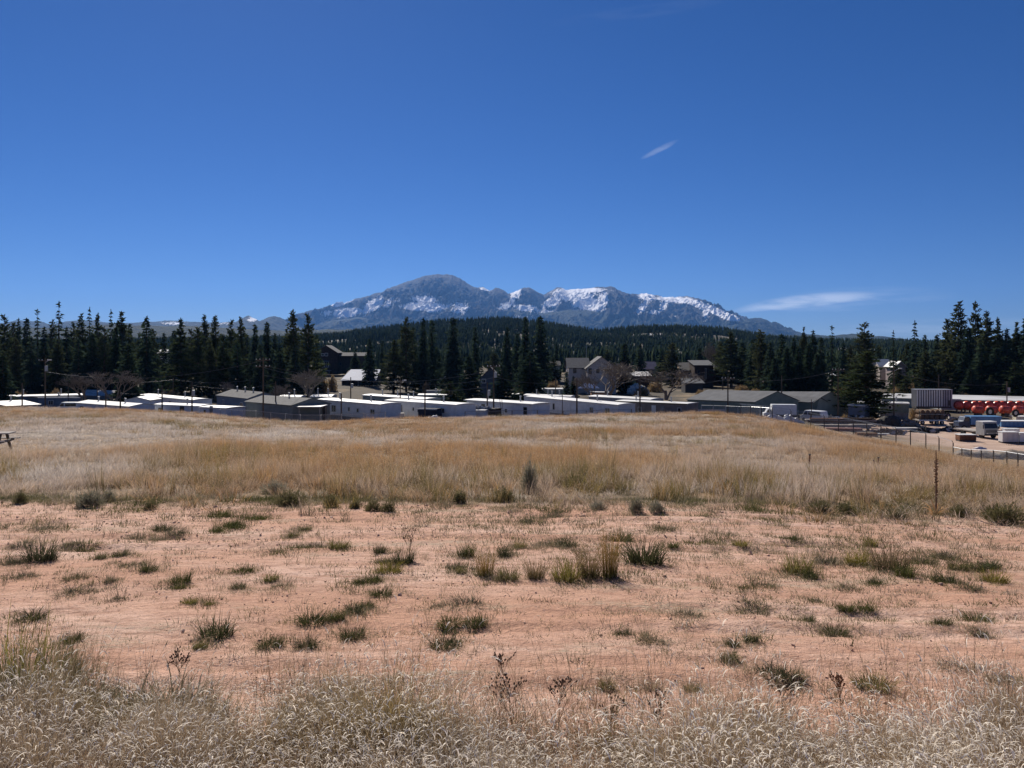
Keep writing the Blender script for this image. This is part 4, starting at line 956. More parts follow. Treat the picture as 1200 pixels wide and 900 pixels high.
def camper():
    Y = 300; p = Vector((X(532, Y), Y, Zr(447.5, Y))); root = empty('camper', p, R(-6), 'white camper vehicle with dark windows below a tall spruce', 'camper')
    MB().prism_y([(-3.6, .4), (3.6, .4), (3.6, 2.6), (3.2, 3.4), (-2.4, 3.4), (-3.1, 2.9), (-3.6, 1.8)], -1.2, 1.2).build('body', TRUCKWHITE, root, bevel=.1)
    for a, b in ((-2.9, -1.6), (-1.2, .6), (1.2, 2.6)): MB().box(a, b, -1.225, -1.203, 1.7, 2.7).build('window', GLASS, root)
    for x in (-2.3, 2.2):
        for y in (-1, 1): wheel(root, x, y)
    MB().box(-1.0, 1.0, -.5, .5, 3.403, 3.6).build('roof_box', TRIM, root)
camper()
def cab_truck():
    Y = 128; p = on_ground(1162, Y); root = empty('cab_over_truck', p, R(8), 'silver cab truck facing the camera with wide dark windscreen', 'truck')
    # front faces -y
    MB().prism_x([(0, .55), (2.0, .55), (2.0, 2.75), (.35, 2.75), (.06, 1.75)], -1.3, 1.3).build('cab', CABGREY, root, bevel=.06)
    MB().quadbox([(-1.18, .035, 1.72), (1.18, .035, 1.72), (1.18, .12, 1.72), (-1.18, .12, 1.72), (-1.12, .29, 2.55), (1.12, .29, 2.55), (1.12, .36, 2.55), (-1.12, .36, 2.55)]).build('windscreen', GLASS, root)
    MB().box(-1.0, 1.0, -.035, .0, 1.05, 1.5).build('grille', DARKTRIM, root)
    for z in (1.12, 1.26, 1.4): MB().box(-1.0, 1.0, -.06, -.038, z, z + .04).build('grille_bar', STEEL, root)
    MB().box(-1.3, 1.3, -.16, .0, .55, .8).build('bumper', BLACKRUB, root)
    for x in (-1.05, .75): MB().box(x, x + .3, -.18, -.163, .84, 1.0).build('headlight', TRIM, root)
    for x in (-1.52, 1.42): MB().box(x, x + .10, .0, .12, 1.7, 2.3).build('mirror', DARKTRIM, root)
    for x in (-1.05, 1.05):
        w = MB().tube((x - .15, .9, .48), (x + .15, .9, .48), .48, .48, 16).build('wheel', BLACKRUB, root)
        w = MB().tube((x - .15, 5.2, .48), (x + .15, 5.2, .48), .48, .48, 16).build('wheel', BLACKRUB, root)
    MB().box(-.5, .5, 2.01, 7.5, .6, .9).build('chassis', DARKTRIM, root)
    MB().box(-1.2, 1.2, 2.6, 7.4, .903, 1.1).build('flat_bed', OLDWOOD, root)
    MB().box(-1.3, 1.3, .4, 1.9, 2.753, 2.85).build('roof_rack', TRIM, root)
cab_truck()
def dump_bed(label, px, Y, rz, s=1.0, m=BLUEPAINT):
    p = on_ground(px, Y); root = empty('dump_truck', p, rz, label, 'truck')
    MB().prism_y([(-2.6, 1.1), (2.4, 1.1), (2.9, 2.6), (-2.6, 2.6)], -1.2, 1.2).build('dump_bed', m, root)
    for x in (-1.6, -.5, .6, 1.6): MB().box(x, x + .12, -1.27, -1.203, 1.1, 2.6).build('bed_rib', m, root)
    MB().prism_y([(-4.6, .7), (-2.7, .7), (-2.7, 2.5), (-3.5, 2.5), (-3.8, 1.7), (-4.6, 1.55)], -1.05, 1.05).build('cab', NAVY, root, bevel=.05)
    MB().prism_y([(-3.72, 1.72), (-2.85, 1.72), (-2.85, 2.35), (-3.46, 2.35)], -1.075, -1.052).build('side_window', GLASS, root)
    MB().box(-4.5, 2.3, -.5, .5, .6, 1.05).build('chassis', DARKTRIM, root)
    for x in (-3.7, .9, 1.9):
        for y in (-.95, .95): wheel(root, x, y, .48)
dump_bed('blue dump truck with dark cab behind the silver cab truck', 1151, 142, R(-4))
def skip(label, p0, p1, r0, r1, Y, m, dep=2.3, name='cargo_container', cat='container'):
    base = g1(X((p0 + p1) / 2, Y), Y); root = empty(name, (X((p0 + p1) / 2, Y), Y, base), R(-3), label, cat)
    L = X(p1, Y) - X(p0, Y); z0, z1 = max(.05, Zr(r1, Y) - base), Zr(r0, Y) - base
    MB().box(-L / 2, L / 2, 0, dep, z0, z1).build('body', m, root, bevel=.04)
    for i in range(int(L / .8) + 1):
        x = -L / 2 + i * .8; MB().box(x, x + .08, -.06, -.003, z0, z1).build('rib', m, root)
    MB().box(-L / 2 - .05, L / 2 + .05, -.08, dep + .08, z1 + .003, z1 + .10).build('rim_rail', TRIM, root)
    MB().box(-L / 2, L / 2, .1, dep - .1, 0, z0 - .003).build('skid', DARKTRIM, root)
skip('long blue container right of the silver cab truck', 1174, 1225, 494, 503, 148, BLUEPAINT)
skip('cream box standing behind the long blue container', 1191, 1210, 488.5, 495, 158, CREAM, name='storage_box', cat='box')
skip('white crate with grey panel right of the silver cab truck', 1175, 1193, 507, 518, 122, pmat('off_white_panel', (.62, .60, .58), (.54, .52, .50), 2, .7), 1.2, 'storage_crate', 'crate')
skip('white crate with dark opening at the right edge', 1195, 1212, 508, 518, 122, TRUCKWHITE, 1.2, 'storage_crate', 'crate')
skip('flat white topped tank behind the white crates', 1178, 1195, 503, 506, 126, TRUCKWHITE, 1.0, 'storage_tank', 'tank')
skip('rusty bin with pale panel in front of the silver cab truck', 1125, 1144, 510, 516, 124, RUST, 1.4, 'scrap_bin', 'bin')

# ribbed silver trailer on legs
def ribbed_trailer():
    Y = 168; p = Vector((X(1095, Y), Y, g1(X(1095, Y), Y))); root = empty('ribbed_trailer', p, R(-3), 'silver ribbed box trailer standing on legs above the yard', 'trailer')
    L = X(1115.5, Y) - X(1075, Y); z1 = Zr(457, Y) - p.z; z0 = Zr(476.5, Y) - p.z
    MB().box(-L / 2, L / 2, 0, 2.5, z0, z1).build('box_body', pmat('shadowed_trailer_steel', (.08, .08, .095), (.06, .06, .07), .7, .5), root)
    for i in range(15):
        x = -L / 2 + .03 + i * (L - .28) / 14
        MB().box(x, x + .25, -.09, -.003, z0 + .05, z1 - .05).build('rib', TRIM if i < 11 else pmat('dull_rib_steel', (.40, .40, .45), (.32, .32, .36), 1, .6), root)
    MB().box(-L / 2 - .05, L / 2 + .05, -.1, 2.6, z1 + .003, z1 + .12).build('top_rail', STEEL, root)
    MB().box(-L / 2, L / 2, .2, 2.3, z0 - .35, z0 - .003).build('chassis', DARKTRIM, root)
    for x in (-L / 2 + .5, L / 2 - 1.6, L / 2 - .6):
        for y in (.5, 2.0):
            if x < 0: MB().box(x, x + .2, y, y + .2, -.3, z0 - .355).build('landing_leg', DARKTRIM, root)
            else: wheel(root, x, y, .5)
    MB().box(L / 2 - 1.0, L / 2 - .4, -.16, -.093, z0 + .2, z0 + 1.4).build('ladder_panel', DARKTRIM, root)
ribbed_trailer()
# loaded flatbed under it
def flatbed():
    Y = 150; p = on_ground(1093, Y); root = empty('flatbed_trailer', p, R(-2), 'low flatbed trailer with pale deck edge carrying brown bundles', 'trailer')
    L = X(1110, Y) - X(1078, Y)
    MB().box(-L / 2, L / 2, 0, 2.4, .75, .95).build('deck', OLDWOOD, root)
    MB().box(-L / 2, L / 2, -.05, -.003, .72, .98).build('side_rail', TRIM, root)
    for x in (-L / 2 + .8, L / 2 - 1.8, L / 2 - .8):
        for y in (.2, 2.2): wheel(root, x, y, .4)
    # raised cage that holds the load
    for i in range(6):
        x = -L / 2 + .1 + i * (L - .3) / 5; MB().box(x, x + .1, -.02, .08, .953, 2.0).build('stake', DARKTRIM, root)
    MB().box(-L / 2, L / 2, -.04, .06, 2.003, 2.1).build('top_rail', OLDWOOD, root)
    return p, L
fp, fL = flatbed()
b0 = None
for i in range(10):
    if b0 is None:
        b0 = empty('brown_bundle'); pts = []
        mb = MB()
        prof = [(math.cos(a * math.pi / 6) * .42, math.sin(a * math.pi / 6) * .48) for a in range(12)]
        mb.prism_y(prof, 0, 2.0).build('roll', STRAWB, b0)
        MB().tube((0, .4, 0), (0, .5, 0), .50, .50, 12).build('strap', DARKTRIM, b0)
        o = b0
    else: o = copy_tree(b0)
    lay, k = divmod(i, 5)
    o.location = fp + Vector((-fL / 2 + .75 + k * (fL - 1.4) / 4 + .1 * lay, .25, 1.45 + lay * .95))
    tag(o, f"rolled brown bundle on the flatbed, {'lower' if lay == 0 else 'upper'} row, {ordinal(k + 1)} from the left", 'bundle', 'brown bundles on the flatbed')

# row of red drums on stands
d0 = None
for i in range(15):
    row, k = (0, i) if i < 11 else (1, i - 11)
    Y = 168 if row == 0 else 162
    px = 1124 + k * 8.6 + (k % 3) * 1.0 if row == 0 else 1146 + k * 16
    if d0 is None:
        d0 = empty('red_drum'); d = d0
        mb = MB()
        for a, b, ra, rb in ((-1.35, -1.15, .55, .95), (-1.15, .9, .95, .95), (.9, 1.5, .95, .45)): mb.tube((0, a, 1.55), (0, b, 1.55), ra, rb, 20)
        mb.build('barrel', REDPAINT, d, True)
        hb = MB()
        for y in (-1.1, -.3, .5): hb.tube((0, y - .05, 1.55), (0, y + .05, 1.55), .985, .985, 20)
        hb.build('hoop', REDPAINT, d)
        for x in (-.45, .45):
            MB().box(x - .06, x + .06, -.8, .8, -.2, 1.05).build('stand_leg', DARKTRIM, d)
    else: d = copy_tree(d0)
    z = g1(X(px, Y), Y); want = Zr(475 if row == 0 else 479, Y) - 1.55
    d.location = (X(px, Y), Y, want if want > z - .2 else z); d.rotation_euler = (R(-6), 0, R(-38 if row == 0 else -75)); d.scale = (1, 1, 1) if row == 0 else (.85, .85, .85)
    d['label'] = f"red steel drum in the long back row behind the yard, {ordinal(k + 1)} from the left" if row == 0 else f"red steel drum lying before the long row of drums, {ordinal(k + 1)} from the left"
    d['category'] = 'drum'; d['group'] = 'red drums in the yard'
def tire(label, px, row, Y, r):
    root = empty('tire', (X(px, Y), Y, Zr(row, Y)), R(10), label, 'tire')
    mb = MB(); n = 20
    for i in range(n):
        a, b = 2 * math.pi * i / n, 2 * math.pi * (i + 1) / n
        mb.tube((r * .72 * math.cos(a), 0, r * .72 * math.sin(a)), (r * .72 * math.cos(b), 0, r * .72 * math.sin(b)), r * .28, None, 8)
    mb.build('tread', BLACKRUB, root, True)
    MB().tube((0, -.1, 0), (0, .1, 0), r * .5, r * .5, 14).build('hub', STEEL, root)
tire('big black machine tyre leaning before the red drums', 1160, 482.5, 158, .95)
tire('smaller black tyre at the right edge before the red drums', 1190, 484, 158, .8)

# heaps, scrap and timber in the yard
def lumpy(name, label, cat, px, Y, sx, sy, sz, mat, seed, amp=.35, kind=None, zoff=-.1, rough=1.6):
    u = np.linspace(0, 2 * np.pi, 49)[:-1]; v = np.linspace(0, 1, 14)
    U, Vv = np.meshgrid(u, v); rr = np.sin(Vv * np.pi / 2)
    nx, ny = np.cos(U) * rr, np.sin(U) * rr
    k = 1 + amp * 2 * (fbm(nx * rough + seed * 3.1 + 5, ny * rough + seed * 1.7 + 5, 4) - .5)
    xg, yg = nx * sx * k, ny * sy * k; zg = np.cos(Vv * np.pi / 2) ** .9 * sz * (1 + amp * 2.2 * (fbm(nx * 2.6 + seed, ny * 2.6 + 3, 4, .6) - .5)) - .25 * rr ** 6
    P = np.stack([xg, yg, zg], -1).reshape(-1, 3); idx = np.arange(P.shape[0]).reshape(U.shape)
    nxt = np.roll(idx, -1, 1)
    Fc = np.stack([idx[:-1], idx[1:], nxt[1:], nxt[:-1]], -1).reshape(-1, 4)
    o = link_mesh(name, mesh_np(name, P, Fc, mat, True)); p = on_ground(px, Y); o.location = p + Vector((0, 0, zoff))
    return tag(o, label, cat, kind=kind)
def scrap(label, px, Y, sx, sy, sz, mat, seed):
    """a pile of boards, pipes and broken boxes: dark pieces and pale pieces"""
    r = random.Random(seed); root = empty('scrap_heap', on_ground(px, Y), 0, label, 'scrap heap'); dk, pl = MB(), MB()
    for i in range(int(46 + 14 * sx)):
        x, y = r.gauss(0, .42) * sx, r.gauss(0, .42) * sy; top = max(.08, sz * (1 - (x / sx) ** 2 * .8 - (y / sy) ** 2 * .5)); z = r.uniform(0, top)
        mb = pl if r.random() < .22 else dk; a = r.uniform(-.5, .5); b = r.uniform(-.45, .45); L = r.uniform(.3, 1.3); c = Vector((x, y, z)); d = Vector((math.cos(a) * math.cos(b), math.sin(a) * math.cos(b), math.sin(b)))
        if r.random() < .3: mb.tube(c - d * L / 2, c + d * L / 2, r.uniform(.03, .12), None, 7)
        else:
            n = d.orthogonal().normalized(); m_ = d.cross(n); w, t = r.uniform(.08, .38), r.uniform(.03, .25)
            q = [c + d * (L / 2 * i1) + n * (w * i2) + m_ * (t * i3) for i3 in (-1, 1) for i1, i2 in ((-1, -1), (1, -1), (1, 1), (-1, 1))]
            mb.quadbox(q)
    dk.build('dark_scrap', mat, root); pl.build('pale_scrap', pmat('pale_scrap', (.50, .48, .45), (.34, .30, .27), 2.5, .8), root)
MOUND = pmat('bare_soil_heap', (.20, .165, .14), (.30, .25, .20), 1.1, .95, bump=.6)
GRAVH = pmat('grey_gravel_heap', (.17, .15, .135), (.28, .255, .23), 1.6, .95, bump=.7)
DEBRIS = pmat('white_plastic_sheet', (.76, .76, .76), (.52, .52, .54), 2.2, .5, bump=.6)
lumpy('tarped_heap', 'dark domed heap under tarps left of the loaded flatbed', 'heap', 1042, 148, 2.6, 2.0, 2.1, TARPDARK, 1)
lumpy('tarped_heap', 'second dark heap of scrap just left of the domed tarp heap', 'heap', 1027, 146, 1.7, 1.3, 1.1, TARPDARK, 2, .6)
scrap('dark scrap heap behind the dark timber stack, left of the yard', 972, 146, 2.4, 1.2, 1.0, TARPDARK, 31)
scrap('brown scrap heap between the domed tarp heap and the flatbed', 1063, 147, 2.0, 1.1, 1.3, MOUND, 32)
scrap('low rusty scrap pile in front of the domed tarp heap', 1040, 132, 3.4, .9, .7, pmat('rusty_scrap', (.17, .10, .075), (.07, .055, .05), 2.2, .9, bump=.6), 33)
scrap('dark scrap pile before the flatbed wheels', 1082, 137, 2.8, .9, .7, TARPDARK, 34)
scrap('grey scrap pile under the right end of the ribbed trailer', 1122, 158, 2.4, 1.1, 1.0, GRAVH, 35)
scrap('dark scrap behind the blue dump truck cab', 1136, 156, 2.4, 1.1, 1.1, TARPDARK, 36)
scrap('long dark heap of scrap behind the timber stacks', 1003, 150, 4.2, 1.3, 1.2, TARPDARK, 21)
scrap('brown scrap heap at the foot of the yard pine', 1016, 143, 2.0, 1.0, .9, MOUND, 22)
scrap('dark low scrap right under the loaded flatbed end', 1116, 140, 1.8, .9, .7, TARPDARK, 23)
lumpy('dirt_mound', 'brown dirt mound before the white crates', 'mound', 1186, 98, 3.6, 2.0, 1.1, MOUND, 3, .3)
lumpy('dirt_mound', 'grey gravel mound behind the near fence rail', 'mound', 1153, 96, 2.6, 1.6, .8, GRAVH, 4, .3)
lumpy('dirt_mound', 'low grey rubble mound beside the fence corner post', 'mound', 1134, 96, 2.2, 1.6, .8, GRAVH, 5, .4)
lumpy('dirt_mound', 'tan earth bank under the red drums', 'mound', 1150, 160, 9.0, 2.5, 1.0, pmat('tan_earth', (.33, .25, .16), (.25, .19, .12), .8, .95, bump=.4), 6, .25)
lumpy('plastic_sheet', 'crumpled white plastic sheeting beside the white box truck', 'sheeting', 903, 122, 2.6, .9, .9, DEBRIS, 7, .9, rough=3)
lumpy('plastic_sheet', 'crumpled white plastic sheeting in front of the box truck wheels', 'sheeting', 925, 128, 2.0, .8, 1.0, DEBRIS, 8, .9, rough=3)
lumpy('plastic_sheet', 'small white scrap of plastic on the bank behind the fence', 'sheeting', 917, 112, .9, .5, .5, DEBRIS, 9, .6)
lumpy('plastic_sheet', 'heap of white rubbish before the long white trailer', 'sheeting', 508, 128, 1.3, .6, .6, DEBRIS, 10, .9, rough=3)
lumpy('plastic_sheet', 'white rubbish lying on the bank beside the grey cab bin', 'sheeting', 1148, 112, 1.0, .5, .35, DEBRIS, 11, .6)
lumpy('debris_heap', 'white stone rubble stacked on the slope below the flat white roof', 'rubble', 748, 258, 3.4, 2.0, 2.6, pmat('white_rubble', (.66, .66, .62), (.34, .33, .30), 1.3, .9, bump=.8), 12, .9, rough=4)
lumpy('debris_heap', 'junk heap on the low white utility trailer', 'junk', 557, 139, 2.6, 1.0, .9, pmat('mixed_junk', (.55, .54, .52), (.12, .11, .11), 2.0, .8, bump=.6), 13, .9, zoff=1.35, rough=4)
def plank_stack(label, px, Y, L, n, m, rz, name='timber_stack', h=.16, w=.9):
    root = empty(name, on_ground(px, Y), rz, label, 'timber stack'); r = random.Random(px)
    for i in range(n):
        dx = r.uniform(-.5, .5); MB().box(-L / 2 + dx, L / 2 + dx, -w / 2 + r.uniform(-.15, .15), w / 2, .2 + i * h * 1.15, .2 + i * h * 1.15 + h).build('plank', m if i % 3 else OLDWOOD, root)
    for x in (-L * .3, L * .3): MB().box(x - .1, x + .1, -w / 2 + .1, w / 2 - .1, -.2, .195).build('bearer', DARKTRIM, root)
plank_stack('dark stack of timber left of the scrap, behind the fence', 966, 134, 5.5, 5, RUST, R(-6))
plank_stack('long dark timber stack in the middle of the yard scrap', 999, 140, 7.5, 6, DARKWOOD, R(-4))
plank_stack('pale boards laid on the ground behind the fence', 975, 128, 6, 2, OLDWOOD, R(-8))
plank_stack('white pipes laid along the yard edge', 1023, 124, 4.0, 2, TRIM, R(-5), 'pipe_stack', .14, .5)
plank_stack('rusty steel beams lying in the yard', 990, 122, 5.5, 3, pmat('red_oxide_steel', (.36, .18, .15), (.26, .13, .11), 2, .7), R(-7), 'beam_stack')
plank_stack('pale slabs left of the loaded flatbed', 1060, 138, 4.0, 2, pmat('pale_concrete', (.55, .53, .51), (.45, .43, .41), 1.5, .9), R(-3), 'slab_stack', .2, 1.2)
plank_stack('dark scrap timber right of the loaded flatbed', 1122, 146, 3.6, 3, DARKWOOD, R(5))
plank_stack('scrap boards left of the blue dump truck', 1136, 150, 3.0, 4, NAVY, R(-10))
plank_stack('pale lumber pile at the foot of the yard pine', 1009, 134, 4.0, 4, OLDWOOD, R(-3))
plank_stack('short reddish beam stack right of the long rusty beams', 1013, 118, 3.0, 3, RUST, R(-9))
# antenna with two stays
def antenna():
    Y = 300; z0 = Zr(426, Y); root = empty('antenna_mast', (X(687, Y), Y, Zr(440, Y)), 0, 'thin antenna mast rising behind the taupe house roof', 'antenna')
    zt = Zr(404, Y) - root.location.z
    MB().tube((0, 0, -2), (0, 0, zt), .12, .07).build('mast', STEEL, root)
    MB().tube((0, 0, zt * .55), (-2.9, 0, zt * .22), .06).build('stay', STEEL, root)
    MB().tube((0, 0, zt * .40), (1.3, 0, zt * .22), .10).build('stay', TRIM, root)
antenna()

# ------------------------------------------------------------------ poles and wires
def pole(px, top, Y, label, arms=0, kit=(), r=.16, lean=0):
    x = X(px, Y); z = g1(x, Y); H = Zr(top, Y) - z
    root = empty('utility_pole', (x, Y, z), 0, label, 'utility pole', 'utility poles')
    MB().tube((0, 0, -.6), (lean, 0, H), r, r * .7, 8).build('pole', WOODPOLE, root)
    for k in range(arms):
        za = H - .5 - k * 1.1
        a = MB().box(-1.2 + lean, 1.2 + lean, -.2, -.08, za, za + .14).build('crossarm', WOODPOLE, root)
        ins = MB()
        for xx in (-1.1, -.5, .5, 1.1): ins.tube((xx + lean, -.14, za + .14), (xx + lean, -.14, za + .34), .06, .04, 6)
        ins.build('insulator', TRIM, a)
    if 't' in kit: MB().tube((.32, -.2, H - 2.4), (.32, -.2, H - 1.4), .27, .27, 12).build('transformer', STEEL, root)
    if 'l' in kit:
        a = MB().path([(0, 0, H - .8), (.9, -.3, H - .3)], .05).build('lamp_arm', STEEL, root)
        MB().box(.75, 1.35, -.48, -.18, H - .36, H - .2).build('lamp_head', TRIM, a)
    root['H'] = H
    return root
POLES = {}
for key, px, top, Y, lb, arms, kit in [
 ('a', 26, 449, 142, 'short utility pole nearest the left edge, over the broad white roof', 0, ''), ('b', 53, 420, 146, 'tall utility pole with transformer and lamp at the far left', 1, 'tl'), ('c', 80, 442, 178, 'grey utility pole left of the leafless trees', 0, ''),
 ('d', 114, 443, 200, 'thin pole seen through the leafless trees', 0, ''), ('e', 124, 461, 138, 'short pole before the sloping white roof', 0, ''), ('f', 141, 457, 137, 'short pole with crosspiece left of the small gabled shed', 0, ''),
 ('g', 190, 452, 138, 'dark pole before the light grey trailer pair, left', 0, ''), ('h', 225, 448, 138, 'pole between the light grey trailers', 0, 't'), ('i', 203, 443, 200, 'pole behind the long curving white roof', 0, ''),
 ('j', 308.5, 419, 128, 'tallest pole of the court, with two crossarms, before the grey green house', 2, ''), ('k', 323, 447, 140, 'pole right of the tallest pole, over the grey green roof', 0, ''), ('l', 293, 444, 190, 'thin pole behind the dark blue grey house', 0, ''),
 ('m', 400, 461, 130, 'short dark pole before the windowed white trailer', 0, ''), ('n', 411, 442, 172, 'pole with pale transformer under the blue roof', 0, 't'), ('o', 469, 444, 164, 'pole with lamp over the pale green trailer', 1, 'l'),
 ('p', 498, 458, 132, 'dark pole standing by the lean-to shed', 0, ''), ('q', 571, 448, 140, 'shorter of the twin poles with a white transformer', 0, 't'), ('r', 578.5, 427, 140, 'taller of the twin poles with crossarm', 1, 't'),
 ('s', 651, 443, 195, 'pale pole left of the taupe house', 0, ''), ('t', 659, 462, 134, 'thin post before the longest white trailer', 0, ''), ('u', 676, 443, 130, 'dark pole before the longest white trailer', 0, ''),
 ('v', 750, 441, 134, 'pole before the brown grey trailer', 0, ''), ('w', 853, 441, 142, 'crossarm pole before the long green building', 1, ''), ('x', 847, 441, 180, 'thin pole beside the crossarm pole of the green building', 0, ''),
 ('y', 916, 440, 160, 'pole rising behind the white box truck', 0, ''), ('z', 982, 431, 152, 'crossarm pole left of the yard pine', 1, ''), ('A', 1047.5, 430, 150, 'tall pole right of the yard pine', 0, 'l'), ('B', 1100, 439, 182, 'pole behind the ribbed trailer', 0, ''), ('C', 1180, 447, 176, 'pole behind the red drums', 0, 't'), ('D', 951, 468, 138, 'slim pale post beside the white van', 0, '')]:
    POLES[key] = pole(px, top, Y, lb, arms, kit, r=.15 if key not in 'Dlt' else .08)
def wire(a, b, da=.4, db=.4, sag=.5, r=.032, label=None):
    pa = POLES[a].location + Vector((0, -.14, POLES[a]['H'] - da)); pb = POLES[b].location + Vector((0, -.14, POLES[b]['H'] - db))
    pts = [pa.lerp(pb, t / 12) - Vector((0, 0, sag * 4 * (t / 12) * (1 - t / 12))) for t in range(13)]
    o = MB().path([tuple(p) for p in pts], r, 4).build('overhead_wire', WIREM)
    tag(o, label, 'wire', 'overhead wires between the poles')
for a, b, da, db, sag, lb in [('j', 'o', 1.2, .5, 1.0, 'overhead wire from the tallest pole to the lamp pole, upper strand'), ('j', 'o', 2.9, 1.2, .9, 'overhead wire from the tallest pole to the lamp pole, lower strand'), ('o', 'r', .5, 2.4, .9, 'overhead wire from the lamp pole to the twin poles, upper strand'), ('o', 'q', 1.5, .8, .8, 'overhead wire from the lamp pole to the twin poles, lower strand'),
    ('j', 'n', 1.6, .4, .8, 'overhead wire from the tallest pole to the transformer pole under the blue roof'), ('n', 'r', .6, 1.0, 1.2, 'overhead wire from the blue roof pole to the twin poles'), ('b', 'j', 2.5, .5, 2.0, 'long overhead wire from the far left lamp pole to the tallest pole'), ('c', 'i', .3, .4, .9, 'overhead wire behind the leafless trees'), ('i', 'l', .3, .3, .8, 'overhead wire over the blue grey house'), ('h', 'k', .5, .3, .8, 'overhead wire above the light grey trailers to the court'),
    ('r', 'u', 2.2, .4, .8, 'overhead wire from the twin poles to the longest trailer'), ('u', 'v', .4, .4, .8, 'overhead wire across the longest white trailer'), ('v', 'w', .3, .5, .9, 'overhead wire over the brown grey trailer'), ('w', 'z', .5, .5, 1.0, 'overhead wire over the green storage buildings'), ('z', 'A', .5, .5, .7, 'overhead wire through the yard pine'), ('A', 'C', 1.0, .5, 1.2, 'overhead wire over the yard to the right'), ('f', 'g', .5, .6, .5, 'low wire over the small gabled shed')]:
    wire(a, b, da, db, sag, label=lb)

# ------------------------------------------------------------------ fences
def fence(label, line, spacing, h, arm, m_post=DARKTRIM, rail=True, mesh_step=.2, mesh_r=.010, yaw_step=None):
    """chain-link fence along ground points"""
    P = [Vector((X(px, Y), Y, 0)) for px, Y in line]
    pts = []
    for a, b in zip(P, P[1:]):
        n = max(1, round((b - a).length / spacing))
        pts += [a.lerp(b, i / n) for i in range(n)]
    pts.append(P[-1])
    for p in pts: p.z = g1(p.x, p.y)
    root = empty('chain_link_fence', pts[0], 0, label, 'fence'); o0 = pts[0]
    for p in pts:
        q = p - o0; mb = MB().tube(q + Vector((0, 0, -.3)), q + Vector((0, 0, h)), .06, .06, 6)
        if arm: mb.tube(q + Vector((0, 0, h)), q + Vector((-.22, -.12, h + .28)), .03, .03, 5)
        mb.build('post', m_post, root)
    if rail: MB().path([p - o0 + Vector((0, 0, h - .04)) for p in pts], .038, 6).build('top_rail', STEEL, root)
    if arm:
        for k in range(3): MB().path([p - o0 + Vector((-.07 * (k + 1), -.04 * (k + 1), h + .09 * (k + 1))) for p in pts], .010, 3).build('barbed_wire', STEEL, root)
    mb = MB()
    for a, b in zip(pts, pts[1:]):
        a, b = a - o0, b - o0; L = (b - a).length; n = int(L / mesh_step); s = h - .12
        up = Vector((0, 0, 1)); d = (b - a).normalized() * mesh_r
        for i in range(-int(s / mesh_step), n):
            for sg in (0, 1):
                t0, t1 = i * mesh_step / L, (i * mesh_step + s) / L
                z0, z1 = .06, .06 + s
                if t0 < 0: z0 += -t0 * L; t0 = 0
                if t1 > 1: z1 -= (t1 - 1) * L; t1 = 1
                if t1 <= t0: continue
                if sg: t0, t1, z0, z1 = 1 - t0, 1 - t1, z0, z1
                p, q = a.lerp(b, t0) + up * z0, a.lerp(b, t1) + up * z1
                mb.sheet([p - d, p + d, q + d, q - d])
    mb.build('wire_netting', STEEL, root)
fence('rusty chain-link fence with angled barbed arms running down to the yard', [(868, 128), (905, 118), (950, 112), (1000, 104), (1050, 96), (1085, 90), (1117, 84)], 3.0, 2.1, True, rail=False)
fence('near chain-link fence with shiny top rail at the right edge', [(1117, 83.5), (1150, 76), (1180, 70), (1207, 65), (1290, 54)], 2.6, 1.7, False)
fence('chain-link fence with pale rail before the left trailers', [(258, 132), (300, 127), (352, 125), (400, 125), (452, 127)], 3.0, 1.5, False, STEEL, mesh_step=.3)
fence('chain-link fence with pale rail sagging beside the box truck', [(822, 140), (850, 137), (880, 133), (902, 128)], 3.0, 1.9, False, STEEL, mesh_step=.3)
fence('low wire fence before the middle trailers', [(545, 132), (600, 134), (660, 131), (740, 133)], 4.0, 1.2, False, WOODPOLE, mesh_step=.4)
def panel_fence():
    A, B, L, rz, ry = frame2(805, 481.5, 145, 850, 481.5, 145)
    z = g1((A.x + B.x) / 2, 145); root = empty('panel_fence', ((A.x + B.x) / 2, 145, z), rz, 'grey blue corrugated panel fence before the long green building', 'fence')
    n = int(L / .25); prof = [(-L / 2 + L * i / n, .05 * (i % 2)) for i in range(n + 1)]
    mb = MB()
    for (x0, y0), (x1, y1) in zip(prof, prof[1:]): mb.quadbox([(x0, y0, -.5), (x1, y1, -.5), (x1, y1 + .02, -.5), (x0, y0 + .02, -.5), (x0, y0, 1.1), (x1, y1, 1.1), (x1, y1 + .02, 1.1), (x0, y0 + .02, 1.1)])
    mb.build('sheeting', pmat('grey_blue_sheet', (.38, .41, .46), (.30, .33, .38), 1, .6), root)
    for i in range(5): x = -L / 2 + i * L / 4.01; MB().box(x, x + .1, .08, .18, -.5, 1.2).build('post', DARKTRIM, root)
panel_fence()
# small yard things before the trailers
def chair_thing():
    p = on_ground(471.5, 130); root = empty('yard_sign', p, R(5), 'small cream box on white legs before the long white trailer', 'crate')
    root.name = 'crate_stand'
    MB().box(-.3, .3, -.25, .25, .6, 1.25).build('box_top', CREAM, root)
    for x in (-.28, .22):
        for y in (-.22, .18): MB().box(x, x + .06, y, y + .06, -.2, .597).build('leg', TRIM, root)
chair_thing()
def ladder():
    p = on_ground(589, 139); root = empty('ladder', p + Vector((0, .5, 0)), R(-8), 'dark ladder leaning on the pale blue trailer', 'ladder')
    MB().tube((-.2, 0, 0), (-.7, 1.0, 3.0), .04).tube((.2, 0, 0), (-.3, 1.0, 3.0), .04).build('rail', DARKTRIM, root)
    mb = MB()
    for i in range(1, 9): t = i / 9; mb.tube((-.2 - .5 * t, t, 3 * t), (.2 - .5 * t, t, 3 * t), .025)
    mb.build('rung', DARKTRIM, root)
ladder()
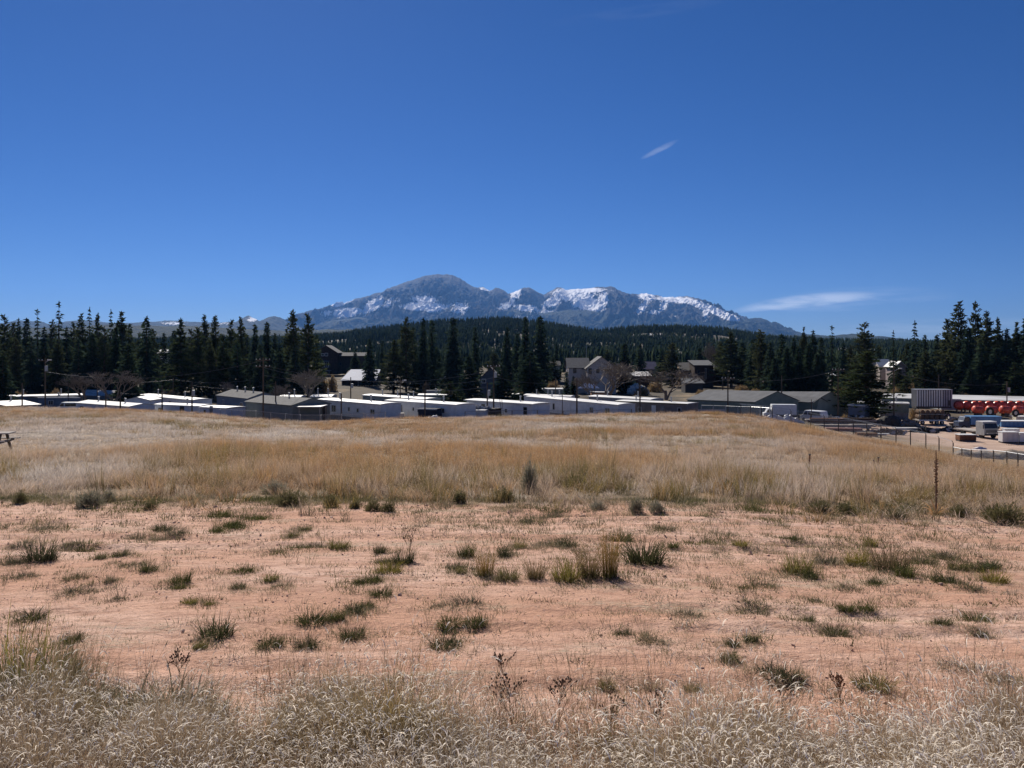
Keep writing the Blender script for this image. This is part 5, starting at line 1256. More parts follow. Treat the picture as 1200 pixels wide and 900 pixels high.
# leaning stakes and posts in the field
def stake(px, row_b, row_t, label, lean=0.0, r=.03):
    x, Y = hit(px, row_b); z = g1(x, Y); h = (row_b - row_t) / F * Y
    root = empty('field_post', (x, Y, z), 0, label, 'post')
    MB().tube((0, 0, -.2), (lean, 0, h), r, r * .9, 7).build('post', RUST, root)
    MB().tube((lean, 0, h), (lean, 0, h + .03), r * 1.25, r * 1.1, 7).build('cap', DARKTRIM, root)
stake(1025.5, 552, 540, 'left one of two short stakes close together in the grass', -.05)
stake(1028, 553, 537, 'right one of two short stakes close together in the grass', .05)
stake(948, 547, 533, 'single thin stake standing in the grass right of centre', .03, .035)

# picnic table at the left edge
def picnic():
    Y = 31.0; x = X(-16, Y); root = empty('picnic_table', (x, Y, g1(x, Y)), R(12), 'weathered wooden picnic table at the left edge of the field', 'picnic table')
    top = MB()
    for i in range(5): top.box(-.95, .95, -.36 + i * .147, -.36 + i * .147 + .137, .70, .745)
    top.build('tabletop', OLDWOOD, root, bevel=.006)
    for y in (-.80, .56):
        mb = MB()
        for k in range(2): mb.box(-.95, .95, y + k * .125, y + k * .125 + .115, .43, .47)
        mb.build('bench', OLDWOOD, root, bevel=.006)
    for xx in (-.66, .58):
        for s in (-1, 1):
            MB().quadbox([(xx, s * .70 - .05, -.05), (xx + .08, s * .70 - .05, -.05), (xx + .08, s * .70 + .05, -.05), (xx, s * .70 + .05, -.05), (xx, s * .28 - .05, .697), (xx + .08, s * .28 - .05, .697), (xx + .08, s * .28 + .05, .697), (xx, s * .28 + .05, .697)]).build('leg', DARKTRIM, root)
        MB().box(xx + .083, xx + .13, -.80, .80, .34, .427).build('crossbeam', DARKTRIM, root)
picnic()
# ------------------------------------------------------------------ grass and weeds
def blade_tuft(seed, n, h, spread, w, curl=0.0, head=0.0, lean=.35, seg=4, hv=.35):
    """a tuft of tapering curved blades; 't' attribute runs 0 at the root to 1 at the tip, 'hue' differs per blade"""
    r = np.random.default_rng(seed); V, Fc, T, Hu = [], [], [], []
    for i in range(n):
        a = r.random() * 6.283; rr = spread * math.sqrt(r.random()); bx, by = rr * math.cos(a), rr * math.sin(a)
        hh = h * (1 - hv + 2 * hv * r.random()); ld = a + r.normal() * .8; l0 = lean * (.2 + r.random()) * (.5 + rr / max(spread, 1e-6)); wa = r.random() * 6.283
        ww = w * (.7 + .6 * r.random()); hu = r.random(); sd = np.array([math.cos(wa), math.sin(wa), 0])
        p = np.array([bx, by, -.02]); ang = l0 * .35; c = curl * r.random(); st = hh / seg; row = []
        for k in range(seg + 1):
            t = k / seg
            wk = ww * (1 - t) ** .7 + ww * .12
            row.append((p - sd * wk, p + sd * wk, t))
            ang += (l0 * .9 + c * t * 2.2) / seg
            p = p + st * np.array([math.cos(ld) * math.sin(ang), math.sin(ld) * math.sin(ang), math.cos(ang)])
        b = len(V)
        for (q0, q1, t) in row: V += [q0, q1]; T += [t, t]; Hu += [hu, hu]
        for k in range(seg): Fc.append((b + 2 * k, b + 2 * k + 1, b + 2 * k + 3, b + 2 * k + 2))
        if head and r.random() < head:   # seed head: a curled comb of short bristles at the tip
            q = p.copy(); L = (.020 + .026 * r.random()) * (1 if h < .3 else 1.7); hd = ld + r.normal() * .5; a2 = ang
            for k in range(5):
                d = np.array([math.cos(hd) * math.sin(a2), math.sin(hd) * math.sin(a2), math.cos(a2)]); q2 = q + d * L / 5; a2 += .16 + .40 * curl
                b = len(V); ws = (w * 2.3 if h < .25 else w * 1.2) * (1 - abs(k - 2) / 4)
                V += [q - sd * ws, q + sd * ws, q2 + sd * ws, q2 - sd * ws]; T += [1.25] * 4; Hu += [hu] * 4; Fc.append((b, b + 1, b + 2, b + 3)); q = q2
    return np.array(V), np.array(Fc), np.array(T), np.array(Hu)
def tuft_mesh(name, args, mat):
    V, Fc, T, Hu = blade_tuft(**args); me = mesh_np(name, V, Fc, mat)
    for k, a in (('t', T), ('hue', Hu)):
        at = me.attributes.new(k, 'FLOAT', 'POINT'); at.data.foreach_set('value', a.astype(np.float32))
    return me
def grass_mat(name, root, tip, pale, root2, tip2, trans=.35, green=None):
    """blade colour: root to tip, per blade hue, per plant 'tone' (0 straw, 1 the second species), plus some per-plant randomness"""
    m, nt, out = new_mat(name)
    d = nt.nodes.new('ShaderNodeBsdfDiffuse'); tr = nt.nodes.new('ShaderNodeBsdfTranslucent'); mx = nt.nodes.new('ShaderNodeMixShader'); mx.inputs[0].default_value = trans
    def at(n, typ='GEOMETRY'):
        a = nt.nodes.new('ShaderNodeAttribute'); a.attribute_name = n; a.attribute_type = typ; return a.outputs['Fac']
    t, hue, tone = at('t'), at('hue'), at('tone', 'INSTANCER')
    rt = nt.nodes.new('ShaderNodeObjectInfo').outputs['Random']
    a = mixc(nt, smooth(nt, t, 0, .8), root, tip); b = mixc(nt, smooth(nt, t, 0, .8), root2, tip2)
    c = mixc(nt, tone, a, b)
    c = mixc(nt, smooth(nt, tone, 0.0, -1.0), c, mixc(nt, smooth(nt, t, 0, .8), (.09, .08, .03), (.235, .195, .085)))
    c = mixc(nt, M_(nt, 'MULTIPLY', smooth(nt, t, .95, 1.2), .9), c, pale)
    hs = nt.nodes.new('ShaderNodeHueSaturation'); nt.links.new(c, hs.inputs['Color'])
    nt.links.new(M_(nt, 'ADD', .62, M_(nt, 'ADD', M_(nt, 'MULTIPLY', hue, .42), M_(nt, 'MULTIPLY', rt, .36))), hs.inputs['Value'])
    nt.links.new(M_(nt, 'ADD', .8, M_(nt, 'MULTIPLY', rt, .4)), hs.inputs['Saturation'])
    c = hs.outputs[0]
    nt.links.new(c, d.inputs[0]); nt.links.new(c, tr.inputs[0]); nt.links.new(d.outputs[0], mx.inputs[1]); nt.links.new(tr.outputs[0], mx.inputs[2]); nt.links.new(mx.outputs[0], out.inputs[0])
    return m
def scatter(name, label, P, scl, rot, idx, tone, meshes, cat='grass'):
    """ONE object of uncountable grass: points that carry tuft meshes"""
    me = bpy.data.meshes.new(name); me.vertices.add(len(P)); me.vertices.foreach_set('co', np.asarray(P, np.float32).ravel())
    for k, typ, a in (('scl', 'FLOAT_VECTOR', scl), ('rot', 'FLOAT_VECTOR', rot), ('idx', 'INT', idx), ('tone', 'FLOAT', tone)):
        at = me.attributes.new(k, typ, 'POINT')
        at.data.foreach_set('vector' if typ == 'FLOAT_VECTOR' else 'value', np.asarray(a, np.int32 if typ == 'INT' else np.float32).ravel())
    c = bpy.data.collections.new(name + '_plants')
    for i, mm in enumerate(meshes): c.objects.link(bpy.data.objects.new(f'{name}_tuft_{chr(97 + i)}', mm))
    o = link_mesh(name, me); tag(o, label, cat, kind='stuff')
    ng = bpy.data.node_groups.new(name, 'GeometryNodeTree')
    ng.interface.new_socket('Geometry', in_out='INPUT', socket_type='NodeSocketGeometry'); ng.interface.new_socket('Geometry', in_out='OUTPUT', socket_type='NodeSocketGeometry')
    N = ng.nodes.new; L = ng.links.new
    gi, go = N('NodeGroupInput'), N('NodeGroupOutput'); ci = N('GeometryNodeCollectionInfo'); ci.inputs['Collection'].default_value = c; ci.inputs['Separate Children'].default_value = True; ci.inputs['Reset Children'].default_value = True
    ip = N('GeometryNodeInstanceOnPoints'); ip.inputs['Pick Instance'].default_value = True
    def na(n, t):
        q = N('GeometryNodeInputNamedAttribute'); q.data_type = t; q.inputs['Name'].default_value = n; return q.outputs['Attribute']
    L(gi.outputs[0], ip.inputs['Points']); L(ci.outputs[0], ip.inputs['Instance']); L(na('idx', 'INT'), ip.inputs['Instance Index']); L(na('rot', 'FLOAT_VECTOR'), ip.inputs['Rotation']); L(na('scl', 'FLOAT_VECTOR'), ip.inputs['Scale'])
    L(ip.outputs[0], go.inputs[0])
    md = o.modifiers.new('plants', 'NODES'); md.node_group = ng
    return o
def rots(n, r, tilt=.12): return np.stack([r.normal(0, tilt, n), r.normal(0, tilt, n), r.uniform(0, 6.283, n)], 1)

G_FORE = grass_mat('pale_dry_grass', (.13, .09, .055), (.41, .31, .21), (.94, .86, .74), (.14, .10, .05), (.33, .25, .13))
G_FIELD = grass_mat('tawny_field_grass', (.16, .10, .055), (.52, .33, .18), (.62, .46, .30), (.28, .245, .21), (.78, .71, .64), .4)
G_GREEN = grass_mat('sparse_green_grass', (.07, .07, .03), (.12, .13, .05), (.3, .26, .15), (.20, .165, .10), (.40, .34, .235), .3)
G_LITTER = grass_mat('dry_litter', (.42, .34, .23), (.55, .46, .33), (.6, .5, .4), (.18, .16, .08), (.28, .25, .14), .2)

def fore_grass():
    r = np.random.default_rng(5)
    A = [dict(n=34, h=.15, spread=.08, w=.0009, curl=.5, head=.6, lean=.40, hv=.5), dict(n=30, h=.19, spread=.09, w=.0009, curl=.45, head=.55, lean=.36, hv=.5), dict(n=38, h=.11, spread=.09, w=.0011, curl=.8, head=.6, lean=.7, hv=.5), dict(n=28, h=.22, spread=.07, w=.0009, curl=.35, head=.5, lean=.28, hv=.5), dict(n=34, h=.08, spread=.10, w=.0013, curl=.9, head=.3, lean=.95), dict(n=14, h=.28, spread=.07, w=.0009, curl=.3, head=.6, lean=.28, hv=.45),
         dict(n=40, h=.20, spread=.09, w=.0010, curl=.35, head=.06, lean=.32, hv=.55), dict(n=46, h=.15, spread=.10, w=.0011, curl=.6, head=.04, lean=.6, hv=.55), dict(n=30, h=.27, spread=.07, w=.0009, curl=.25, head=.10, lean=.24, hv=.5)]
    ms = [tuft_mesh('pale_grass_tuft', dict(seed=40 + i, **a), G_FORE) for i, a in enumerate(A)]
    n = 150000
    y = r.uniform(2.35, 6.2, n); x = r.uniform(-1.0, 1.0, n) * (y * .80 + 4.0)
    px = 600 + F * x / y; row = HOR + (EYE - gz(x, y)) / y * F
    # rows where the grass carpet begins, along the picture
    lim = np.interp(px, [-200, 0, 60, 100, 160, 240, 262, 300, 325, 370, 430, 480, 520, 600, 700, 760, 800, 860, 900, 960, 1050, 1200, 1400], [815, 815, 815, 835, 842, 842, 862, 868, 858, 838, 836, 852, 868, 862, 872, 872, 882, 870, 866, 862, 862, 846, 846])
    lim = lim + (fbm(px / 30 + 3, px * 0 + 2, 3) - .5) * 34
    d = np.clip((row - lim) / 60, 0, 1) ** .8
    d = np.where(row > lim - 14, np.maximum(d, .06), d)
    keep = r.random(n) < np.clip(d * np.clip(3.4 * fbm(x / .38, y / .38, 4, .6) - 1.05, .08, 1), 0, 1) * np.clip(.42 + .1 * (y - 2), .35, .9)
    x, y, px, row = x[keep], y[keep], px[keep], row[keep]; n = len(x)
    s = r.uniform(.7, 1.3, n) * (.25 + 1.6 * fbm(x / .4 + 9, y / .4, 3))
    # olive, less bleached growth on the left and in the back fringe, bleached in front
    tone = np.clip((fbm(x / .5 + 4, y / .5 + 8, 3) - .45) * 3 + .45 * (row < lim[keep] + 60) + .35 * (px < 330) * (row < 850) - .55 * (row > 860), 0, 1)
    bare = np.clip((fbm(x / .55 + 21, y / .45 + 7, 3) - .40) * 5, 0, 1) * .55 + np.clip((872 - row) / 45, 0, .95)
    idx = np.where(r.random(n) < bare, r.integers(6, 9, n), r.integers(0, 6, n))
    tone = np.where((px < 320) & (row < 865) & (r.random(n) < .6), -r.uniform(.2, .9, n), tone)
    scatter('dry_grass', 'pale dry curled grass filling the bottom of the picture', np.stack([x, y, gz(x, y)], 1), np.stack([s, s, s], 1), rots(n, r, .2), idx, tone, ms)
    return n
def field_grass():
    r = np.random.default_rng(6)
    A = [dict(n=34, h=.50, spread=.16, w=.0032, curl=.35, head=.3, lean=.22, hv=.4, seg=3), dict(n=30, h=.42, spread=.20, w=.0032, curl=.5, head=.3, lean=.35, hv=.4, seg=3), dict(n=26, h=.62, spread=.12, w=.003, curl=.25, head=.4, lean=.2, seg=3), dict(n=40, h=.30, spread=.24, w=.0034, curl=.7, head=.2, lean=.5, seg=3)]
    ms = [tuft_mesh('field_grass_tuft', dict(seed=60 + i, **a), G_FIELD) for i, a in enumerate(A)]
    B = [dict(n=46, h=.46, spread=.55, w=.0075, curl=.4, head=.0, lean=.25, hv=.45, seg=2), dict(n=46, h=.36, spread=.6, w=.008, curl=.5, head=.0, lean=.3, hv=.45, seg=2), dict(n=40, h=.58, spread=.5, w=.007, curl=.3, head=.0, lean=.2, hv=.45, seg=2)]
    ms += [tuft_mesh('field_grass_tuft', dict(seed=70 + i, **a), G_FIELD) for i, a in enumerate(B)]
    Ps, Ss, Is, Ts = [], [], [], []
    for (y0, y1, dens, far) in ((11.6, 26, 24, 0), (26, 48, 8.5, 0), (48, 80, 3.4, 1), (80, 122, 2.2, 1)):
        hw = .80
        n = int(dens * (hw * (y1 ** 2 - y0 ** 2) + 10 * (y1 - y0))); y = np.sqrt(r.random(n) * (y1 ** 2 - y0 ** 2) + y0 ** 2); x = r.uniform(-1, 1, n) * (hw * y + 5)
        px = 600 + F * x / y
        edge = 13.8 + (fbm(x / 1.0 + 50, y / 1.6 + 1, 4, .6) - .5) * 6.5 + np.interp(px, [0, 80, 200, 500, 640, 760, 900, 1000, 1200], [-.1, .1, .1, -.2, -.3, 0, .0, -.9, -1.2])
        dd = np.maximum(np.clip((y - edge) / 2.0, 0, 1), .09 * np.clip((y - edge + 2.4) / 1.5, 0, 1))
        yard = (x > .52 * y - 0) & (y > 88) | ((px > 880) & (y > np.interp(px, [880, 950, 1050, 1117, 1200], [124, 112, 97, 85, 66])))
        cl = fbm(x / 3.0, y / 3.0, 3)
        keep = (r.random(n) < dd * np.clip(3.2 * fbm(x / .9 + 4, y / 1.3 + 1, 4, .6) - .8, .12, 1)) & ~(yard & (r.random(n) < .93))
        if y1 > 100: keep &= ~((y > 112) & (r.random(n) < .6))
        x, y, px, cl = x[keep], y[keep], px[keep], cl[keep]; n = len(x)
        row = HOR + (EYE - gz(x, y)) / y * F
        # bleached grey species in broad patches, tawny elsewhere
        pn = (fbm(x / 7 + 3, y / 9 + 3, 5, .62) - .5) * 2.6
        pale = np.maximum.reduce([blob(px, row, 60, 517, 210, 21), blob(px, row, 325, 513, 75, 9), blob(px, row, 170, 510, 120, 14, .8), blob(px, row, 640, 523, 130, 7, .9, .06), blob(px, row, 880, 550, 130, 14, .75, .08), blob(px, row, 860, 578, 150, 10, .6), blob(px, row, 640, 501, 120, 5, .7), blob(px, row, 120, 548, 160, 16, .55), blob(px, row, 30, 565, 80, 16, .4), blob(px, row, 430, 520, 60, 6, .5), blob(px, row, 900, 525, 120, 8, .3), blob(px, row, 750, 493, 200, 4, .4)])
        och = np.maximum.reduce([blob(px, row, 330, 538, 160, 13, .8), blob(px, row, 620, 540, 240, 12, .6), blob(px, row, 1040, 535, 120, 14, .4), blob(px, row, 500, 500, 100, 6, .5)])
        tone = np.clip(.26 + pn * .75 + pale * .95 - och * .65 + r.normal(0, .12, n), 0, 1)
        ol = np.clip((fbm(x / 1.6 + 60, y / 2.2 + 60, 4, .6) - .42) * 6, 0, 1) * np.clip((22 - y) / 7, 0, 1) + np.clip((fbm(x / 5 + 60, y / 6 + 60, 3) - .55) * 5, 0, 1) * .5
        tone = np.where(r.random(n) < ol * .85, -r.uniform(.3, 1, n), tone)
        hgt = np.clip(-.25 + 2.5 * fbm(x / 1.0 + 8, y / 1.4 + 8, 4, .6), .25, 2) * (1 - .35 * tone) * np.interp(y, [11, 13.5, 17, 25, 40, 110], [.25, .45, .62, .66, .62, .62])
        idx = r.integers(4, 7, n) if far else np.where(tone > .6, r.choice([1, 3, 3, 0], n), r.choice([0, 1, 2, 0], n))
        wd = r.uniform(.8, 1.3, n) * (1.0 if not far else 1.0)
        Ps.append(np.stack([x, y, gz(x, y)], 1)); Ss.append(np.stack([wd, wd, hgt * r.uniform(.75, 1.2, n)], 1)); Is.append(idx); Ts.append(tone)
    P, S, I, T = map(np.concatenate, (Ps, Ss, Is, Ts))
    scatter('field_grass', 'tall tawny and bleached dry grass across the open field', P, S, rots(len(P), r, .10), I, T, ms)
    return len(P)
# the larger tufts on the dirt: (px, ground row, width px, height px, kind)
TUFTS = [(47, 657, 36, 26, 'g'), (14, 661, 18, 14, 'k'), (28, 677, 22, 10, 'k'), (88, 679, 24, 14, 'k'), (88, 696, 32, 12, 'k'), (130, 682, 14, 16, 'k'), (100, 646, 24, 7, 'g'), (50, 621, 26, 8, 'k'), (25, 639, 22, 8, 'k'), (83, 638, 14, 6, 'k'), (158, 632, 22, 12, 'k'), (190, 622, 20, 10, 'g'), (207, 626, 18, 10, 'k'), (185, 633, 16, 6, 'k'), (140, 652, 16, 8, 'g'), (155, 664, 24, 9, 'k'), (174, 670, 20, 11, 'g'),
  (212, 683, 22, 14, 'g'), (211, 690, 13, 6, 'y'), (280, 690, 17, 10, 'g'), (285, 671, 24, 7, 'g'), (318, 681, 16, 9, 'y'), (332, 689, 24, 8, 'k'), (138, 704, 18, 9, 'k'), (222, 707, 16, 7, 'y'), (245, 709, 12, 6, 'y'), (36, 727, 34, 11, 'g'), (253, 746, 38, 23, 'g'), (235, 760, 16, 11, 'y'), (317, 759, 28, 14, 'g'), (359, 759, 26, 15, 'g'), (368, 730, 36, 13, 'g'), (395, 727, 18, 14, 'g'), (413, 748, 30, 16, 'g'), (415, 718, 24, 10, 'g'), (85, 752, 22, 10, 'g'),
  (118, 655, 12, 8, 'g'), (257, 606, 24, 11, 'g'), (275, 619, 16, 6, 'g'), (272, 617, 18, 10, 'g'), (320, 648, 20, 6, 'k'), (366, 642, 24, 9, 'k'), (397, 643, 22, 12, 'y'), (255, 623, 12, 6, 'g'), (357, 622, 14, 7, 'g'), (343, 629, 12, 6, 'g'), (305, 609, 12, 5, 'g'),
  (471, 660, 26, 17, 'g'), (446, 660, 12, 7, 'k'), (445, 648, 14, 12, 'g'), (455, 671, 30, 14, 'y'), (437, 682, 22, 10, 'g'), (420, 684, 14, 9, 'g'), (447, 698, 24, 10, 'g'), (430, 712, 18, 9, 'g'), (545, 710, 40, 11, 'k'), (525, 733, 28, 10, 'g'), (556, 733, 26, 11, 'g'), (522, 758, 36, 14, 'g'), (512, 712, 14, 6, 'k'),
  (533, 666, 16, 14, 'k'), (546, 652, 20, 18, 'g'), (569, 675, 22, 26, 't'), (591, 652, 16, 14, 'g'), (594, 680, 26, 18, 'y'), (628, 678, 26, 22, 't'), (664, 680, 34, 26, 'y'), (690, 676, 34, 34, 't'), (714, 676, 24, 50, 't'), (640, 640, 26, 13, 'k'), (662, 640, 22, 12, 'g'), (755, 660, 42, 30, 'g'), (728, 634, 26, 12, 'g'), (720, 651, 10, 10, 'k'), (780, 622, 18, 12, 'k'), (540, 672, 12, 10, 'y'), (610, 642, 14, 9, 'y'), (650, 606, 14, 14, 'k'), (616, 612, 16, 10, 'k'),
  (789, 641, 12, 6, 'g'), (867, 640, 18, 9, 'y'), (935, 672, 34, 24, 'y'), (950, 678, 18, 14, 'g'), (966, 660, 24, 12, 'g'), (1005, 662, 28, 20, 'y'), (1042, 668, 44, 28, 't'), (1060, 676, 22, 18, 'g'), (1080, 660, 26, 20, 'k'), (1105, 682, 24, 12, 'g'), (1122, 668, 22, 14, 'y'), (1140, 668, 28, 12, 'g'), (1165, 682, 30, 15, 'y'), (1110, 655, 26, 16, 'k'), (1135, 690, 22, 9, 'k'), (1160, 666, 22, 9, 'g'), (1025, 684, 14, 9, 'g'), (990, 690, 20, 9, 'k'), (895, 688, 22, 9, 'k'), (1020, 640, 16, 10, 'y'),
  (980, 745, 26, 14, 'g'), (948, 728, 14, 9, 'g'), (990, 716, 18, 9, 'g'), (1015, 715, 18, 9, 'g'), (1105, 732, 18, 9, 'g'), (1145, 728, 30, 10, 'g'), (805, 722, 28, 12, 'k'), (880, 712, 34, 11, 'k'), (765, 755, 30, 11, 'k'), (730, 744, 18, 7, 'g'), (858, 757, 18, 10, 'g'), (880, 752, 18, 11, 'g'), (855, 775, 20, 14, 'g'), (905, 790, 36, 12, 'g'), (930, 800, 26, 14, 'g'), (930, 632, 12, 6, 'g'), (1148, 745, 18, 8, 'g'), (1022, 806, 40, 17, 'y'), (710, 808, 20, 14, 'y'), (812, 810, 20, 12, 'y'), (763, 808, 20, 9, 'k'), (1120, 785, 30, 10, 'k'), (1180, 800, 34, 11, 'k'), (955, 705, 14, 6, 'k'),
  (20, 818, 66, 84, 'y'), (62, 812, 50, 62, 'y'), (82, 800, 24, 50, 'g'), (112, 820, 46, 46, 'k'), (190, 836, 90, 66, 'k'), (148, 842, 56, 48, 'k'), (235, 842, 56, 54, 'k'), (395, 842, 64, 48, 'k'), (352, 838, 44, 40, 'k'), (440, 846, 48, 40, 'y'), (6, 846, 40, 70, 'g')]

def dirt_grass():
    r = np.random.default_rng(8)
    A = [dict(n=26, h=.055, spread=.08, w=.0022, curl=.8, head=0, lean=.9), dict(n=18, h=.05, spread=.05, w=.0022, curl=.8, head=0, lean=1.0), dict(n=30, h=.075, spread=.09, w=.0022, curl=.7, head=.1, lean=.8), dict(n=12, h=.13, spread=.04, w=.0014, curl=.4, head=.4, lean=.4)]
    ms = [tuft_mesh('low_grass_tuft', dict(seed=80 + i, **a), G_GREEN) for i, a in enumerate(A)]
    n = 46000
    y = np.sqrt(r.random(n) * (14.6 ** 2 - 4.0 ** 2) + 4.0 ** 2); x = r.uniform(-1, 1, n) * (.82 * y + 3)
    px = 600 + F * x / y; row = HOR + (EYE - gz(x, y)) / y * F
    dens = .095 + .5 * np.clip((px - 480) / 400, 0, 1) * np.clip((row - 600) / 30, .3, 1) * np.clip((fbm(x / .9 + 2, y / .9 + 6, 3) - .42) * 5, 0, 1)
    for (bx, by, sx, sy, a) in ((650, 660, 130, 28, .8), (1000, 655, 170, 26, .9), (620, 615, 200, 16, .45), (900, 610, 300, 14, .45), (1050, 715, 170, 16, .7), (880, 700, 130, 14, .45), (150, 600, 160, 10, .22), (280, 608, 60, 8, .4), (60, 622, 70, 12, .4), (420, 725, 50, 26, .35), (545, 720, 60, 14, .5), (890, 760, 80, 30, .55), (430, 690, 40, 22, .3), (1000, 790, 200, 14, .35), (760, 720, 160, 16, .5), (40, 770, 70, 30, .6), (220, 735, 60, 12, .15)):
        dens = np.maximum(dens, blob(px, row, bx, by, sx, sy, a * (.9)))
    dens = np.maximum(dens, np.clip((y - 12.2 + (fbm(x / .8, y / .8 + 3, 3) - .5) * 4) / 2.0, 0, 1) * .75)
    keep = r.random(n) < dens * np.clip(.35 + 1.3 * fbm(x / .3 + 3, y / .3, 2) - .3, 0, 1)
    x, y, px = x[keep], y[keep], px[keep]; n = len(x); s = r.uniform(.6, 1.35, n) * np.interp(y, [4, 8, 14], [.75, 1.0, 1.5])
    ex, ey = [], []
    for (tp, tr, tw, th, tk) in TUFTS:        # growth spreading round each tuft
        cx, cy = hit(tp, tr, 2.2, 20); sp_ = tw / F * cy; m_ = int(14 + sp_ * 70)
        ex.append(cx + r.normal(0, .75, m_) * sp_); ey.append(cy + r.normal(0, .75, m_) * sp_)
    x = np.concatenate([x] + ex); y = np.concatenate([y] + ey); n = len(x); s = np.concatenate([s, r.uniform(.5, 1.2, n - len(s)) * np.interp(y[len(s):], [4, 8, 14], [.7, 1.0, 1.4])])
    tone = np.clip((fbm(x / .5 + 7, y / .5 + 1, 3) - .42) * 4.0, 0, 1)
    scatter('low_grass', 'sparse low green and straw grass creeping over the red dirt', np.stack([x, y, gz(x, y) - .004], 1), np.stack([s, s, s], 1), rots(n, r, .15), r.choice(4, n, p=[.35, .35, .22, .08]), tone, ms)
    # flat straw litter
    B = [dict(n=9, h=.10, spread=.10, w=.0016, curl=.3, head=0, lean=4.4, seg=3), dict(n=7, h=.16, spread=.12, w=.0014, curl=.2, head=0, lean=4.6, seg=3)]
    ml = [tuft_mesh('straw_litter', dict(seed=90 + i, **a), G_LITTER) for i, a in enumerate(B)]
    n = 21000; y = np.sqrt(r.random(n) * (14 ** 2 - 3.6 ** 2) + 3.6 ** 2); x = r.uniform(-1, 1, n) * (.8 * y + 3); px = 600 + F * x / y
    keep = r.random(n) < np.clip((fbm(x / .8 + 30, y / .5 + 3, 4) - .46) * 6, 0.03, 1) * np.interp(px, [0, 300, 600, 1200], [.25, .3, .8, .9])
    x, y = x[keep], y[keep]; n = len(x); s = r.uniform(.6, 1.2, n)
    scatter('straw_litter', 'dry straw litter lying on the red dirt', np.stack([x, y, gz(x, y) + .004], 1), np.stack([s, s, s * .25], 1), rots(n, r, .02), r.integers(0, 2, n), r.random(n) * .5, ml, 'litter')
    # tall thin stems in front at both sides
    C = [dict(n=7, h=.34, spread=.05, w=.0011, curl=.35, head=.5, lean=.3, seg=5), dict(n=5, h=.46, spread=.06, w=.0011, curl=.3, head=.7, lean=.25, seg=5)]
    mc = [tuft_mesh('thin_stem_tuft', dict(seed=100 + i, **a), grass_mat('brown_stems', (.15, .09, .055), (.30, .20, .13), (.42, .31, .21), (.2, .13, .08), (.38, .28, .18), .25)) for i, a in enumerate(C)]
    pts = []
    for k in range(210):
        reg = r.choice(6, p=[.2, .1, .28, .22, .12, .08])
        pxx, rw = [(r.normal(60, 70), r.uniform(775, 850)), (r.normal(300, 60), r.uniform(800, 860)), (r.normal(650, 120), r.uniform(815, 890)), (r.normal(900, 160), r.uniform(815, 900)), (r.normal(1100, 70), r.uniform(800, 880)), (r.normal(430, 60), r.uniform(800, 880))][reg]
        pts.append(hit(pxx, rw, 2, 30))
    pts = np.array(pts); n = len(pts); s = r.uniform(.7, 1.2, n)
    scatter('thin_dry_stems', 'thin dry grass stems standing above the front grass', np.stack([pts[:, 0], pts[:, 1], gz(pts[:, 0], pts[:, 1])], 1), np.stack([s, s, s], 1), rots(n, r, .12), r.integers(0, 2, n), r.random(n), mc)
def pebbles():
    r = np.random.default_rng(12); ms = []
    m = pmat('granite_grit', (.60, .42, .33), (.40, .26, .20), 30, .9)
    for k in range(4):
        u = r.normal(size=(14, 3)); u /= np.linalg.norm(u, axis=1, keepdims=True); u *= np.array([1, .8, .6]) * r.uniform(.7, 1.1, (14, 1))
        bm = bmesh.new(); [bm.verts.new(p) for p in u]; bmesh.ops.convex_hull(bm, input=bm.verts[:]); me = bpy.data.meshes.new('pebble'); bm.to_mesh(me); bm.free(); me.materials.append(m); ms.append(me)
    n = 26000; y = np.sqrt(r.random(n) * (15 ** 2 - 3.2 ** 2) + 3.2 ** 2); x = r.uniform(-.8, .8, n) * y
    keep = r.random(n) < np.clip((fbm(x / 1.2 + 30, y / .4 + 3, 4) - .34) * 5, 0.05, 1); x, y = x[keep], y[keep]; n = len(x); s = .0034 * np.exp(r.normal(0, .55, n)) * np.interp(y, [3, 14], [1, 2.2])
    scatter('pebbles', 'grit and small clods scattered over the red dirt', np.stack([x, y, gz(x, y) + s * .2], 1), np.stack([s, s, s], 1), rots(n, r, .4), r.integers(0, 4, n), r.random(n), ms, 'pebbles')
print('grass', fore_grass(), field_grass()); dirt_grass(); pebbles()

